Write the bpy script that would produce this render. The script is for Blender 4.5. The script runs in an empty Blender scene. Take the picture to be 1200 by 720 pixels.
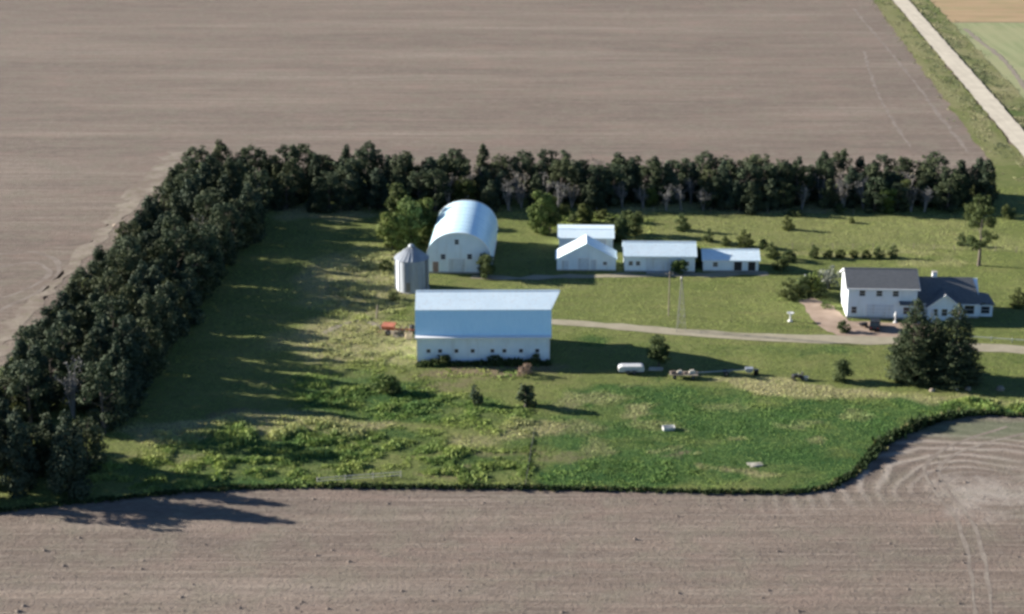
import bpy, math, random
import numpy as np
from mathutils import Vector, Matrix
from mathutils.geometry import delaunay_2d_cdt

random.seed(7); rng = np.random.default_rng(7)
SC = bpy.context.scene
COL = SC.collection
R = math.radians

# ------------------------------------------------------------------ camera
FPX = 2200.0                                   # focal length in pixels of a 1200 px wide frame
PITCH = math.atan(731.0 / FPX)
CAM_H = 107.9
cam_d = bpy.data.cameras.new('camera'); cam = bpy.data.objects.new('camera', cam_d); COL.objects.link(cam)
cam.location = (0, 0, CAM_H); cam.rotation_euler = (math.pi / 2 - PITCH, 0, 0)
cam_d.sensor_width = 36.0; cam_d.lens = 36.0 * FPX / 1200.0
cam_d.clip_start = 1.0; cam_d.clip_end = 9000.0
SC.camera = cam

# ------------------------------------------------------------------ sky, sun, exposure
SUN_ELEV, SUN_HEAD = R(17.8), R(-15.3)         # light travels towards SUN_HEAD (from +X)
world = bpy.data.worlds.new('World'); SC.world = world; world.use_nodes = True
wn = world.node_tree; bg = wn.nodes['Background']
sky = wn.nodes.new('ShaderNodeTexSky'); sky.sky_type = 'NISHITA'; sky.sun_disc = False
sky.sun_elevation = SUN_ELEV
sky.sun_rotation = math.atan2(-math.cos(SUN_HEAD), -math.sin(SUN_HEAD))
sky.altitude = 400; sky.air_density = 0.75; sky.dust_density = 0.1; sky.ozone_density = 3.5
wn.links.new(sky.outputs[0], bg.inputs[0]); bg.inputs[1].default_value = 0.05
sun_d = bpy.data.lights.new('sun', 'SUN'); sun_d.energy = 5.0; sun_d.angle = R(0.5); sun_d.color = (1.0, 0.93, 0.82)
sun = bpy.data.objects.new('sun', sun_d); COL.objects.link(sun)
sdir = Vector((math.cos(SUN_HEAD) * math.cos(SUN_ELEV), math.sin(SUN_HEAD) * math.cos(SUN_ELEV), -math.sin(SUN_ELEV)))
sun.rotation_euler = sdir.to_track_quat('-Z', 'Y').to_euler(); sun.location = (-150, 340, 120)
vs = SC.view_settings
vs.view_transform = 'Standard'; vs.look = 'None'; vs.gamma = 1.0; vs.use_curve_mapping = False
vs.exposure = 1.68
SC.cycles.use_denoising = True
SC.cycles.max_bounces = 6; SC.cycles.diffuse_bounces = 3; SC.cycles.transparent_max_bounces = 4
SC.cycles.filter_width = 3.0


# ------------------------------------------------------------------ helpers
def gp(px, py, z=0.0):
    """point of the ground seen at a place measured in the 1200 x 720 photograph"""
    x = (px - 600) / FPX; y = (360 - py) / FPX
    dy = math.cos(PITCH) + y * math.sin(PITCH); dz = -math.sin(PITCH) + y * math.cos(PITCH)
    t = (z - CAM_H) / dz
    return (x * t, dy * t)


def pxs(py):                                   # pixels per metre sideways, and per metre of depth
    s = (py + 371) * 0.00879
    dl = PITCH + math.atan((py - 360) / FPX)
    return s, s * math.sin(dl)


def hash2(ix, iy, seed):
    n = (ix * 374761393 + iy * 668265263 + seed * 974634777) & 0xFFFFFFFF
    n = ((n ^ (n >> 13)) * 1274126177) & 0xFFFFFFFF
    return ((n ^ (n >> 16)) & 0xFFFF) / 65535.0


def vnoise(x, y, seed=0):
    x = np.asarray(x, float); y = np.asarray(y, float)
    ix = np.floor(x).astype(np.int64); iy = np.floor(y).astype(np.int64)
    fx = x - ix; fy = y - iy
    fx = fx * fx * (3 - 2 * fx); fy = fy * fy * (3 - 2 * fy)
    a = hash2(ix, iy, seed); b = hash2(ix + 1, iy, seed); c = hash2(ix, iy + 1, seed); d = hash2(ix + 1, iy + 1, seed)
    return (a * (1 - fx) + b * fx) * (1 - fy) + (c * (1 - fx) + d * fx) * fy


def fbm(x, y, seed=0, octs=4):
    v = 0; a = 0.5
    for o in range(octs):
        v = v + a * vnoise(np.asarray(x) * 2 ** o, np.asarray(y) * 2 ** o, seed + o * 17); a *= 0.5
    return v / (1 - 0.5 ** octs)


def yard_z(x, y):
    return 0.04 + 0.22 * fbm(np.asarray(x) / 11.0, np.asarray(y) / 11.0, 5, 2)


def yz(x, y):
    return float(yard_z(x, y))


def tag(o, label=None, cat=None, group=None, kind=None):
    if label: o['label'] = label
    if cat: o['category'] = cat
    if group: o['group'] = group
    if kind: o['kind'] = kind
    return o


def empty(name, loc=(0, 0, 0), rz=0.0):
    o = bpy.data.objects.new(name, None); COL.objects.link(o)
    o.location = loc; o.rotation_euler = (0, 0, rz); o.empty_display_size = 0.5
    return o


def link_mesh(name, me, mat, parent=None, loc=(0, 0, 0), rz=0.0):
    o = bpy.data.objects.new(name, me); COL.objects.link(o)
    if mat and not me.materials: me.materials.append(mat)
    o.parent = parent; o.location = loc; o.rotation_euler = (0, 0, rz)
    return o


class MB:
    """collects verts and faces, built as one mesh"""
    def __init__(s): s.v = []; s.f = []; s.smooth = []

    def add(s, vs, fs, smooth=False):
        b = len(s.v); s.v += [tuple(p) for p in vs]
        s.f += [tuple(i + b for i in f) for f in fs]; s.smooth += [smooth] * len(fs)
        return s

    def box(s, x0, x1, y0, y1, z0, z1):
        return s.add([(x0, y0, z0), (x1, y0, z0), (x1, y1, z0), (x0, y1, z0), (x0, y0, z1), (x1, y0, z1), (x1, y1, z1), (x0, y1, z1)],
                     [(3, 2, 1, 0), (4, 5, 6, 7), (0, 1, 5, 4), (1, 2, 6, 5), (2, 3, 7, 6), (3, 0, 4, 7)])

    def prism(s, prof, a0, a1, axis='x', smooth=False):
        """closed profile [(u, z)] extruded along axis from a0 to a1"""
        n = len(prof)
        P = (lambda a, u, z: (a, u, z)) if axis == 'x' else (lambda a, u, z: (u, a, z))
        vs = [P(a0, u, z) for u, z in prof] + [P(a1, u, z) for u, z in prof]
        s.add(vs, [tuple(range(n)), tuple(range(2 * n - 1, n - 1, -1))])
        s.add(vs, [(i, (i + 1) % n, n + (i + 1) % n, n + i) for i in range(n)], smooth)
        return s

    def tube(s, pts, rad, n=6, cap=True):
        pts = [Vector(p) for p in pts]
        if not hasattr(rad, '__len__'): rad = [rad] * len(pts)
        vs = []
        for i, p in enumerate(pts):
            d = (pts[min(i + 1, len(pts) - 1)] - pts[max(i - 1, 0)]).normalized()
            u = d.orthogonal().normalized(); w = d.cross(u)
            if i and u.dot(pu) < 0: u = -u; w = -w
            pu = u
            for k in range(n):
                a = 2 * math.pi * k / n
                vs.append(p + (u * math.cos(a) + w * math.sin(a)) * rad[i])
        fs = [(i * n + k, i * n + (k + 1) % n, (i + 1) * n + (k + 1) % n, (i + 1) * n + k) for i in range(len(pts) - 1) for k in range(n)]
        s.add(vs, fs, True)
        if cap:
            s.add([vs[k] for k in range(n)], [tuple(range(n))]); s.add([vs[-n + k] for k in range(n)], [tuple(range(n))])
        return s

    def lathe(s, prof, n=24, smooth=True):
        """profile [(r, z)] turned round z"""
        vs = [(r * math.cos(2 * math.pi * k / n), r * math.sin(2 * math.pi * k / n), z) for r, z in prof for k in range(n)]
        fs = [(i * n + k, i * n + (k + 1) % n, (i + 1) * n + (k + 1) % n, (i + 1) * n + k) for i in range(len(prof) - 1) for k in range(n)]
        return s.add(vs, fs, smooth)

    def mesh(s, name):
        me = bpy.data.meshes.new(name); me.from_pydata(s.v, [], s.f)
        me.polygons.foreach_set('use_smooth', s.smooth); me.validate(); me.update()
        return me

    def build(s, name, mat, parent=None, loc=(0, 0, 0), rz=0.0, bevel=0.0):
        o = link_mesh(name, s.mesh(name), mat, parent, loc, rz)
        if bevel:
            m = o.modifiers.new('bevel', 'BEVEL'); m.width = bevel; m.segments = 2; m.limit_method = 'ANGLE'
        return o


def np_mesh(name, verts, quads=None, tris=None, tone=None, smooth=False):
    """big meshes straight from arrays; tone is a per-vertex colour (n,4)"""
    me = bpy.data.meshes.new(name)
    verts = np.asarray(verts, np.float32).reshape(-1, 3)
    loops = []; starts = []; k = 0
    if quads is not None and len(quads):
        loops.append(quads.reshape(-1)); starts.append(np.arange(len(quads)) * 4); k = len(quads) * 4
    if tris is not None and len(tris):
        loops.append(tris.reshape(-1)); starts.append(np.arange(len(tris)) * 3 + k)
    loops = np.concatenate(loops).astype(np.int32); starts = np.concatenate(starts).astype(np.int32)
    me.vertices.add(len(verts)); me.vertices.foreach_set('co', verts.reshape(-1))
    me.loops.add(len(loops)); me.loops.foreach_set('vertex_index', loops)
    me.polygons.add(len(starts)); me.polygons.foreach_set('loop_start', starts)
    if smooth: me.polygons.foreach_set('use_smooth', np.ones(len(starts), bool))
    me.update(calc_edges=True)
    if tone is not None:
        at = me.color_attributes.new('tone', 'FLOAT_COLOR', 'POINT')
        at.data.foreach_set('color', np.asarray(tone, np.float32).reshape(-1))
    me.validate()
    return me


# ------------------------------------------------------------------ materials
class NT:
    def __init__(s, name):
        s.m = bpy.data.materials.new(name); s.m.use_nodes = True
        s.t = s.m.node_tree; s.b = s.t.nodes['Principled BSDF']

    def n(s, kind, **kw):
        nd = s.t.nodes.new(kind)
        for k, v in kw.items():
            if k.startswith('i_'):
                key = k[2:]; key = int(key) if key.isdigit() else key
                nd.inputs[key].default_value = v
            else: setattr(nd, k, v)
        return nd

    def l(s, a, b): s.t.links.new(a, b)

    def pos(s, scale=(1, 1, 1), rz=0.0, obj=False):
        if obj: src = s.n('ShaderNodeTexCoord').outputs['Object']
        else: src = s.n('ShaderNodeNewGeometry').outputs['Position']
        mp = s.n('ShaderNodeMapping'); mp.inputs['Scale'].default_value = scale; mp.inputs['Rotation'].default_value = (0, 0, rz)
        s.l(src, mp.inputs[0]); return mp.outputs[0]

    def noise(s, vec, scale, detail=4, rough=0.55, dist=0.0):
        nd = s.n('ShaderNodeTexNoise', i_Scale=scale, i_Detail=detail, i_Roughness=rough, i_Distortion=dist)
        s.l(vec, nd.inputs['Vector']); return nd.outputs['Fac']

    def rng(s, v, a, b, c=0.0, d=1.0):
        nd = s.n('ShaderNodeMapRange'); nd.inputs[1].default_value = a; nd.inputs[2].default_value = b
        nd.inputs[3].default_value = c; nd.inputs[4].default_value = d; s.l(v, nd.inputs[0]); return nd.outputs[0]

    def math(s, op, a, b=None, c=None):
        nd = s.n('ShaderNodeMath', operation=op)
        for i, v in enumerate((a, b, c)):
            if v is None: continue
            if isinstance(v, (int, float)): nd.inputs[i].default_value = v
            else: s.l(v, nd.inputs[i])
        return nd.outputs[0]

    def mix(s, f, a, b, blend='MIX'):
        nd = s.n('ShaderNodeMix', data_type='RGBA', blend_type=blend)
        for i, v in ((0, f), (6, a), (7, b)):
            if isinstance(v, (int, float)): nd.inputs[i].default_value = v
            elif isinstance(v, tuple): nd.inputs[i].default_value = (*v, 1.0) if len(v) == 3 else v
            else: s.l(v, nd.inputs[i])
        return nd.outputs[2]

    def bump(s, h, strength, dist=0.1):
        nd = s.n('ShaderNodeBump', i_Strength=strength, i_Distance=dist)
        s.l(h, nd.inputs['Height']); s.l(nd.outputs[0], s.b.inputs['Normal'])

    def col(s, c):
        if isinstance(c, tuple): s.b.inputs['Base Color'].default_value = (*c, 1)
        else: s.l(c, s.b.inputs['Base Color'])

    def set(s, rough=0.8, metal=0.0, spec=0.3):
        s.b.inputs['Roughness'].default_value = rough; s.b.inputs['Metallic'].default_value = metal
        s.b.inputs['Specular IOR Level'].default_value = spec; return s.m


def surf(name, c1, c2, scale=0.7, rough=0.7, metal=0.0, spec=0.3, stretch=(1, 1, 1), bump=0.0, bscale=8.0, dirt=None):
    """weathered surface: two tones by noise, optional dirt streaks and fine relief"""
    t = NT(name); v = t.pos(stretch, obj=True)
    c = t.mix(t.rng(t.noise(v, scale, 5), 0.35, 0.65), c1, c2)
    if dirt:
        v2 = t.pos((1.3, 1.3, 0.18), obj=True)
        c = t.mix(t.rng(t.noise(v2, 1.6, 5), 0.5, 0.78, 0, 0.6), c, dirt)
    t.col(c)
    if bump: t.bump(t.noise(v, bscale, 4), bump, 0.05)
    return t.set(rough, metal, spec)


def siding(name, c1, c2, pitch=0.25, axis='z', dirt=(0.45, 0.43, 0.38), rough=0.65):
    t = NT(name); v = t.pos(obj=True)
    c = t.mix(t.rng(t.noise(v, 0.6, 5), 0.35, 0.65), c1, c2)
    c = t.mix(t.rng(t.noise(t.pos((1.0, 1.0, 0.15), obj=True), 1.4, 5), 0.52, 0.8, 0, 0.5), c, dirt)
    t.col(c)
    w = t.n('ShaderNodeTexWave', wave_type='BANDS', bands_direction=axis.upper(), wave_profile='SAW', i_Scale=0.314 / pitch)
    t.l(v, w.inputs['Vector']); t.bump(w.outputs['Fac'], 0.35, 0.03)
    return t.set(rough, 0, 0.3)


def leafmat(name, dark, light, trans=0.1, hue=0.5):
    t = NT(name)
    at = t.n('ShaderNodeAttribute', attribute_name='tone')
    oi = t.n('ShaderNodeObjectInfo')
    f = t.math('ADD', t.math('MULTIPLY', at.outputs['Fac'], 0.75), t.math('MULTIPLY', oi.outputs['Random'], hue))
    f = t.math('MULTIPLY', f, 1.0 / (0.75 + hue))
    c = t.mix(f, dark, light)
    r2 = t.math('FRACT', t.math('MULTIPLY', oi.outputs['Random'], 7.31))
    c = t.mix(t.rng(r2, 0.35, 1.0, 0, 0.75), c, t.mix(1.0, c, (1.18, 1.0, 0.75), 'MULTIPLY'))
    t.col(c); t.set(0.75, 0, 0.15)
    tr = t.n('ShaderNodeBsdfTranslucent'); t.l(c, tr.inputs[0])
    mx = t.n('ShaderNodeMixShader', i_0=trans); t.l(t.b.outputs[0], mx.inputs[1]); t.l(tr.outputs[0], mx.inputs[2])
    t.l(mx.outputs[0], t.t.nodes['Material Output'].inputs[0])
    return t.m


M = {}
M['white'] = siding('white_siding', (0.77, 0.83, 0.87), (0.71, 0.78, 0.83), dirt=(0.55, 0.57, 0.57))
M['white_board'] = siding('white_boards', (0.76, 0.84, 0.89), (0.69, 0.78, 0.84), 0.3, 'x', (0.52, 0.54, 0.53))
M['white_metal'] = surf('white_metal_roof', (0.70, 0.82, 0.88), (0.64, 0.77, 0.84), 0.35, 0.4, 0.0, 0.5, (1, 1, 1), 0.0, dirt=(0.55, 0.56, 0.56))
M['shade_blue_metal'] = surf('shade_blue_roof_metal', (0.66, 0.90, 0.97), (0.61, 0.87, 0.95), 0.4, 0.25, 0.0, 1.0, dirt=(0.54, 0.78, 0.88))  # blue of the shaded lower slopes put into the metal's colour
M['arch_metal'] = surf('pale_blue_arch_metal', (0.56, 0.76, 0.86), (0.50, 0.71, 0.82), 0.35, 0.3, 0.0, 0.9, dirt=(0.52, 0.64, 0.72))
M['galv'] = surf('galvanised_steel', (0.34, 0.37, 0.41), (0.27, 0.30, 0.34), 0.8, 0.5, 0.35, 0.5, (1, 1, 0.3), dirt=(0.24, 0.25, 0.26))
M['shingle'] = surf('grey_shingles', (0.135, 0.142, 0.152), (0.098, 0.104, 0.113), 1.6, 0.85, 0, 0.25, (1, 3, 3), 0.5, 5.0)
M['trim'] = surf('white_trim', (0.80, 0.81, 0.82), (0.74, 0.75, 0.76), 2.0, 0.55)
M['glass'] = surf('dark_window_glass', (0.015, 0.02, 0.028), (0.03, 0.036, 0.045), 0.8, 0.12, 0, 0.5)
M['opening'] = surf('dark_doorway', (0.03, 0.03, 0.032), (0.05, 0.045, 0.042), 1.0, 0.9)
M['door'] = surf('pale_door', (0.62, 0.68, 0.74), (0.55, 0.61, 0.67), 1.2, 0.6, dirt=(0.4, 0.38, 0.34))
M['brown_door'] = surf('faded_brown_door', (0.26, 0.17, 0.14), (0.36, 0.26, 0.22), 1.5, 0.8)
M['concrete'] = surf('foundation_concrete', (0.36, 0.35, 0.33), (0.28, 0.27, 0.25), 1.2, 0.9, bump=0.3)
M['wood'] = surf('weathered_wood', (0.17, 0.14, 0.11), (0.25, 0.22, 0.18), 2.0, 0.9, 0, 0.2, (1, 1, 0.2), 0.4, 12.0)
M['palewood'] = surf('bleached_wood', (0.52, 0.49, 0.42), (0.40, 0.37, 0.31), 2.0, 0.85, bump=0.3)
M['steel'] = surf('dull_steel', (0.20, 0.20, 0.20), (0.28, 0.27, 0.26), 2.0, 0.5, 0.6)
M['red'] = surf('faded_red_paint', (0.34, 0.095, 0.05), (0.42, 0.16, 0.10), 1.5, 0.6, dirt=(0.22, 0.12, 0.08))
M['tan'] = surf('tan_plastic', (0.40, 0.33, 0.22), (0.33, 0.27, 0.18), 1.5, 0.7)
M['black'] = surf('black_paint', (0.018, 0.018, 0.02), (0.03, 0.03, 0.032), 2.0, 0.35, 0, 0.5)
M['carpaint'] = surf('black_car_paint', (0.012, 0.013, 0.016), (0.018, 0.019, 0.022), 1.0, 0.18, 0.0, 0.6)
M['rubber'] = surf('tyre_rubber', (0.02, 0.02, 0.02), (0.035, 0.034, 0.032), 3.0, 0.9)
M['lamp'] = surf('red_lamp_glass', (0.30, 0.02, 0.02), (0.24, 0.015, 0.015), 3.0, 0.2)
M['whitepaint'] = surf('white_paint', (0.52, 0.53, 0.54), (0.44, 0.45, 0.45), 1.5, 0.5, 0, 0.5, dirt=(0.42, 0.40, 0.36))
M['bark'] = surf('tree_bark', (0.085, 0.07, 0.06), (0.13, 0.115, 0.10), 2.5, 0.95, 0, 0.1, (1, 1, 0.25), 0.5, 8.0)
M['greybark'] = surf('grey_bark', (0.19, 0.185, 0.18), (0.27, 0.26, 0.25), 2.5, 0.95, 0, 0.1, (1, 1, 0.25), 0.4, 8.0)
M['cedar'] = leafmat('cedar_foliage', (0.020, 0.036, 0.022), (0.066, 0.088, 0.054))
M['pine'] = leafmat('pine_foliage', (0.022, 0.040, 0.020), (0.080, 0.100, 0.056))
M['greytwig'] = leafmat('grey_twigs', (0.09, 0.09, 0.088), (0.19, 0.185, 0.175), 0.1)
M['spruce'] = leafmat('spruce_needles', (0.020, 0.040, 0.024), (0.072, 0.092, 0.050), 0.1)
M['leaf'] = leafmat('green_leaves', (0.045, 0.082, 0.024), (0.135, 0.180, 0.056), 0.15)
M['leaf2'] = leafmat('dull_green_leaves', (0.036, 0.062, 0.022), (0.110, 0.135, 0.055), 0.3)
M['silverleaf'] = leafmat('silvery_leaves', (0.16, 0.18, 0.15), (0.30, 0.31, 0.26), 0.25)
M['straw'] = leafmat('dead_brush', (0.17, 0.13, 0.11), (0.30, 0.24, 0.20), 0.2)
M['weed'] = None

# tilled soil: rows run across, low broad tone patches, headland arcs at the corner of the grass
t = NT('tilled_soil')
ROW = R(2.6)
v0 = t.pos((1, 1, 1)); vrow = t.pos((0.018, 0.55, 1), ROW); vrow2 = t.pos((0.035, 1.5, 1), ROW)
big = t.noise(t.pos((0.011, 0.02, 1), ROW), 1.0, 4, 0.5, 0.6)
st = t.noise(vrow, 1.0, 5, 0.6, 0.4); st2 = t.noise(vrow2, 1.0, 3, 0.6)
fine = t.noise(v0, 1.6, 5, 0.7); mid = t.noise(v0, 0.16, 5, 0.6)
c = t.mix(t.rng(big, 0.36, 0.64), (0.168, 0.131, 0.107), (0.222, 0.176, 0.143))
broad = t.noise(t.pos((0.005, 0.055, 1), ROW), 1.0, 4, 0.6, 0.5)
c = t.mix(t.rng(broad, 0.44, 0.58, 0, 0.75), c, (0.138, 0.110, 0.092))
c = t.mix(t.rng(broad, 0.45, 0.33, 0, 0.8), c, (0.258, 0.215, 0.178))
c = t.mix(t.rng(st, 0.42, 0.62, 0, 0.85), c, (0.140, 0.114, 0.096))
c = t.mix(t.rng(st2, 0.5, 0.66, 0, 0.85), c, (0.246, 0.205, 0.168))
c = t.mix(t.rng(mid, 0.47, 0.62, 0, 0.6), c, (0.175, 0.157, 0.122))
c = t.mix(t.rng(fine, 0.5, 0.72, 0, 0.75), c, (0.105, 0.086, 0.074))
clod = t.noise(t.pos((0.5, 1.1, 1), ROW), 1.0, 5, 0.7)
c = t.mix(t.rng(clod, 0.52, 0.68, 0, 0.4), c, (0.27, 0.228, 0.195))
c = t.mix(t.rng(clod, 0.48, 0.34, 0, 0.45), c, (0.112, 0.088, 0.074))
pink = t.noise(t.pos((0.05, 0.12, 1), ROW), 1.0, 4, 0.6)
c = t.mix(t.rng(pink, 0.54, 0.68, 0, 0.45), c, (0.225, 0.165, 0.138))
# headland arcs: distance from the turning centre drives the furrow rings
cx, cy = gp(1150, 578)
sub = t.n('ShaderNodeVectorMath', operation='SUBTRACT'); sub.inputs[1].default_value = (cx, cy, 0)
geo = t.n('ShaderNodeNewGeometry'); t.l(geo.outputs['Position'], sub.inputs[0])
ln = t.n('ShaderNodeVectorMath', operation='LENGTH'); t.l(sub.outputs[0], ln.inputs[0])
wob = t.noise(v0, 0.05, 3, 0.5)
dist = t.math('ADD', ln.outputs['Value'], t.math('ADD', t.math('MULTIPLY', mid, 2.0), t.math('MULTIPLY', wob, 8.0)))
ring = t.math('SINE', t.math('MULTIPLY', dist, 2.6))
sepv = t.n('ShaderNodeSeparateXYZ'); t.l(sub.outputs[0], sepv.inputs[0])
sect = t.rng(t.math('ADD', t.math('MULTIPLY', sepv.outputs[0], -0.45), t.math('MULTIPLY', sepv.outputs[1], 0.9)), 2, 12)
ringm = t.math('MULTIPLY', sect, t.math('MULTIPLY', t.math('MULTIPLY', t.rng(ln.outputs['Value'], 16, 36, 1, 0), t.rng(ln.outputs['Value'], 3, 9, 0, 1)), t.rng(t.noise(v0, 0.09, 4, 0.6), 0.35, 0.62, 0.6, 1)))
c = t.mix(t.math('MULTIPLY', t.rng(ring, 0.1, 1.0, 0, 0.85), ringm), c, (0.34, 0.30, 0.26))
c = t.mix(t.math('MULTIPLY', t.rng(ring, -0.2, -1.0, 0, 0.7), ringm), c, (0.115, 0.094, 0.08))
patch = t.rng(t.math('ADD', ln.outputs['Value'], t.math('MULTIPLY', t.noise(v0, 0.13, 6, 0.7), 34.0)), 18, 26, 0.6, 0)
c = t.mix(patch, c, (0.36, 0.325, 0.285))
sub2 = t.n('ShaderNodeVectorMath', operation='SUBTRACT'); gx_, gy_ = gp(1165, 503); sub2.inputs[1].default_value = (gx_, gy_, 0); t.l(geo.outputs['Position'], sub2.inputs[0])
scl2 = t.n('ShaderNodeVectorMath', operation='MULTIPLY'); scl2.inputs[1].default_value = (0.055, 0.20, 0); t.l(sub2.outputs[0], scl2.inputs[0])
ln2 = t.n('ShaderNodeVectorMath', operation='LENGTH'); t.l(scl2.outputs[0], ln2.inputs[0])
c = t.mix(t.rng(t.math('ADD', ln2.outputs['Value'], t.math('MULTIPLY', mid, 1.2)), 1.0, 1.7, 0.75, 0), c, (0.105, 0.125, 0.075))
t.col(c)
h = t.math('ADD', t.math('MULTIPLY', st2, 0.8), t.math('ADD', t.math('ADD', t.math('MULTIPLY', clod, 0.35), t.math('MULTIPLY', fine, 0.8)), t.math('MULTIPLY', t.math('MULTIPLY', ring, ringm), 0.12)))
t.bump(h, 0.7, 0.3)
M['soil'] = t.set(0.95, 0, 0.1)


def grassmat(name):
    """cover from the sheet's own attribute: r lush pasture, g dry grass, b bare soil, a rough brush"""
    t = NT(name); at = t.n('ShaderNodeAttribute', attribute_name='tone')
    sp = t.n('ShaderNodeSeparateColor'); t.l(at.outputs['Color'], sp.inputs[0])
    v = t.pos(); n1 = t.noise(v, 0.12, 5, 0.6); n2 = t.noise(v, 0.7, 5, 0.65); n3 = t.noise(v, 2.6, 4, 0.7)
    nh = t.noise(t.pos((0.10, 0.5, 1), R(2.6)), 1.0, 4, 0.6, 0.3)
    mown = t.mix(t.rng(n1, 0.35, 0.65), (0.095, 0.120, 0.036), (0.135, 0.152, 0.052))
    mown = t.mix(t.rng(nh, 0.5, 0.7, 0, 0.6), mown, (0.150, 0.140, 0.060))
    mown = t.mix(t.rng(n2, 0.52, 0.72, 0, 0.7), mown, (0.050, 0.068, 0.020))
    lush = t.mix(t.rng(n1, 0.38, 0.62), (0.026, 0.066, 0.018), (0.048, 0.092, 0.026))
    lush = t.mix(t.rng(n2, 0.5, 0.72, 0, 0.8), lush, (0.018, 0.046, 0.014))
    dry = t.mix(t.rng(n2, 0.35, 0.65), (0.25, 0.23, 0.125), (0.19, 0.175, 0.09))
    soil = t.mix(t.rng(n2, 0.35, 0.65), (0.19, 0.135, 0.10), (0.14, 0.11, 0.075))
    def sharp(ch, amt=0.5):
        return t.rng(t.math('ADD', ch, t.math('MULTIPLY', t.math('SUBTRACT', n2, 0.5), amt)), 0.25, 0.7)
    c = t.mix(sharp(sp.outputs[0]), mown, lush)
    c = t.mix(sharp(sp.outputs[1]), c, dry)
    c = t.mix(sharp(sp.outputs[2]), c, soil)
    c = t.mix(t.rng(n3, 0.5, 0.75, 0, 0.45), c, t.mix(0.6, c, (0.03, 0.045, 0.015)))
    t.col(c); t.bump(t.math('ADD', n3, n2), 0.6, 0.25)
    return t.set(0.95, 0, 0.1)


M['grass'] = grassmat('yard_grass')

t = NT('gravel'); v = t.pos()
c = t.mix(t.rng(t.noise(v, 0.3, 5), 0.35, 0.65), (0.31, 0.28, 0.21), (0.25, 0.225, 0.165))
c = t.mix(t.rng(t.noise(v, 3.0, 4, 0.7), 0.5, 0.7, 0, 0.6), c, (0.20, 0.18, 0.13))
t.col(c); t.bump(t.noise(v, 5.0, 3), 0.4, 0.05); M['gravel'] = t.set(0.95, 0, 0.1)
t = NT('pale_gravel_road'); v = t.pos()
c = t.mix(t.rng(t.noise(v, 0.25, 5), 0.35, 0.65), (0.50, 0.455, 0.37), (0.42, 0.38, 0.31))
c = t.mix(t.rng(t.noise(t.pos((1.2, 0.05, 1), R(3.4)), 1.0, 3), 0.5, 0.7, 0, 0.5), c, (0.36, 0.325, 0.265))
t.col(c); t.bump(t.noise(v, 5.0, 3), 0.1, 0.03); M['road'] = t.set(0.95, 0, 0.1)
t = NT('pink_gravel'); v = t.pos()
c = t.mix(t.rng(t.noise(v, 0.5, 5), 0.35, 0.65), (0.32, 0.245, 0.195), (0.26, 0.195, 0.15))
c = t.mix(t.rng(t.noise(v, 2.5, 4, 0.7), 0.5, 0.72, 0, 0.6), c, (0.24, 0.19, 0.145))
t.col(c); t.bump(t.noise(v, 5.0, 3), 0.4, 0.05); M['pinkgravel'] = t.set(0.95, 0, 0.1)
t = NT('pale_dry_soil'); v = t.pos()
c = t.mix(t.rng(t.noise(v, 0.4, 5), 0.35, 0.65), (0.245, 0.215, 0.175), (0.205, 0.178, 0.145))
c = t.mix(t.rng(t.noise(v, 1.7, 4, 0.7), 0.5, 0.7, 0, 0.6), c, (0.17, 0.148, 0.115))
t.col(c); t.bump(t.noise(v, 3.0, 3), 0.4, 0.06); M['pale'] = t.set(0.95, 0, 0.1)
t = NT('wheel_marked_soil'); v = t.pos()
c = t.mix(t.rng(t.noise(v, 0.35, 5, 0.65), 0.42, 0.58), (0.19, 0.16, 0.136), (0.25, 0.218, 0.184))
c = t.mix(t.rng(t.noise(v, 1.7, 4, 0.7), 0.45, 0.65, 0, 0.7), c, (0.150, 0.124, 0.104))
t.col(c); t.bump(t.noise(v, 3.0, 3), 0.5, 0.1); M['mark'] = t.set(0.95, 0, 0.1)
t = NT('faint_wheel_marks'); v = t.pos()
c = t.mix(t.rng(t.noise(v, 0.35, 5, 0.65), 0.4, 0.6), (0.165, 0.138, 0.118), (0.225, 0.193, 0.165))
t.col(c); t.bump(t.noise(v, 3.0, 3), 0.5, 0.1); M['faint'] = t.set(0.95, 0, 0.1)
t = NT('pale_green_crop'); v = t.pos((0.35, 0.02, 1), R(14))
c = t.mix(t.rng(t.noise(v, 1.0, 4), 0.4, 0.6), (0.20, 0.225, 0.115), (0.25, 0.265, 0.145))
c = t.mix(t.rng(t.noise(t.pos(), 0.06, 5), 0.42, 0.62, 0, 0.7), c, (0.27, 0.265, 0.15))
t.col(c); t.bump(t.noise(t.pos(), 1.5, 4), 0.4, 0.15); M['palefield'] = t.set(0.95, 0, 0.1)
t = NT('margin_soil'); v = t.pos()
c = t.mix(t.rng(t.noise(v, 0.16, 6, 0.7), 0.40, 0.60), (0.168, 0.134, 0.112), (0.265, 0.230, 0.188))
c = t.mix(t.rng(t.noise(v, 0.5, 5, 0.7), 0.5, 0.66, 0, 0.8), c, (0.150, 0.140, 0.090))
c = t.mix(t.rng(t.noise(v, 1.7, 4, 0.7), 0.5, 0.7, 0, 0.6), c, (0.15, 0.125, 0.10))
t.col(c); t.bump(t.noise(v, 3.0, 3), 0.5, 0.1); M['margin'] = t.set(0.95, 0, 0.1)
t = NT('straw_stubble'); v = t.pos((0.03, 0.5, 1), R(2.6))
c = t.mix(t.rng(t.noise(v, 1.0, 5), 0.35, 0.65), (0.35, 0.26, 0.155), (0.28, 0.20, 0.12))
c = t.mix(t.rng(t.noise(t.pos(), 0.1, 5), 0.45, 0.65, 0, 0.6), c, (0.24, 0.21, 0.11))
t.col(c); M['stubble'] = t.set(0.95, 0, 0.1)


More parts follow.
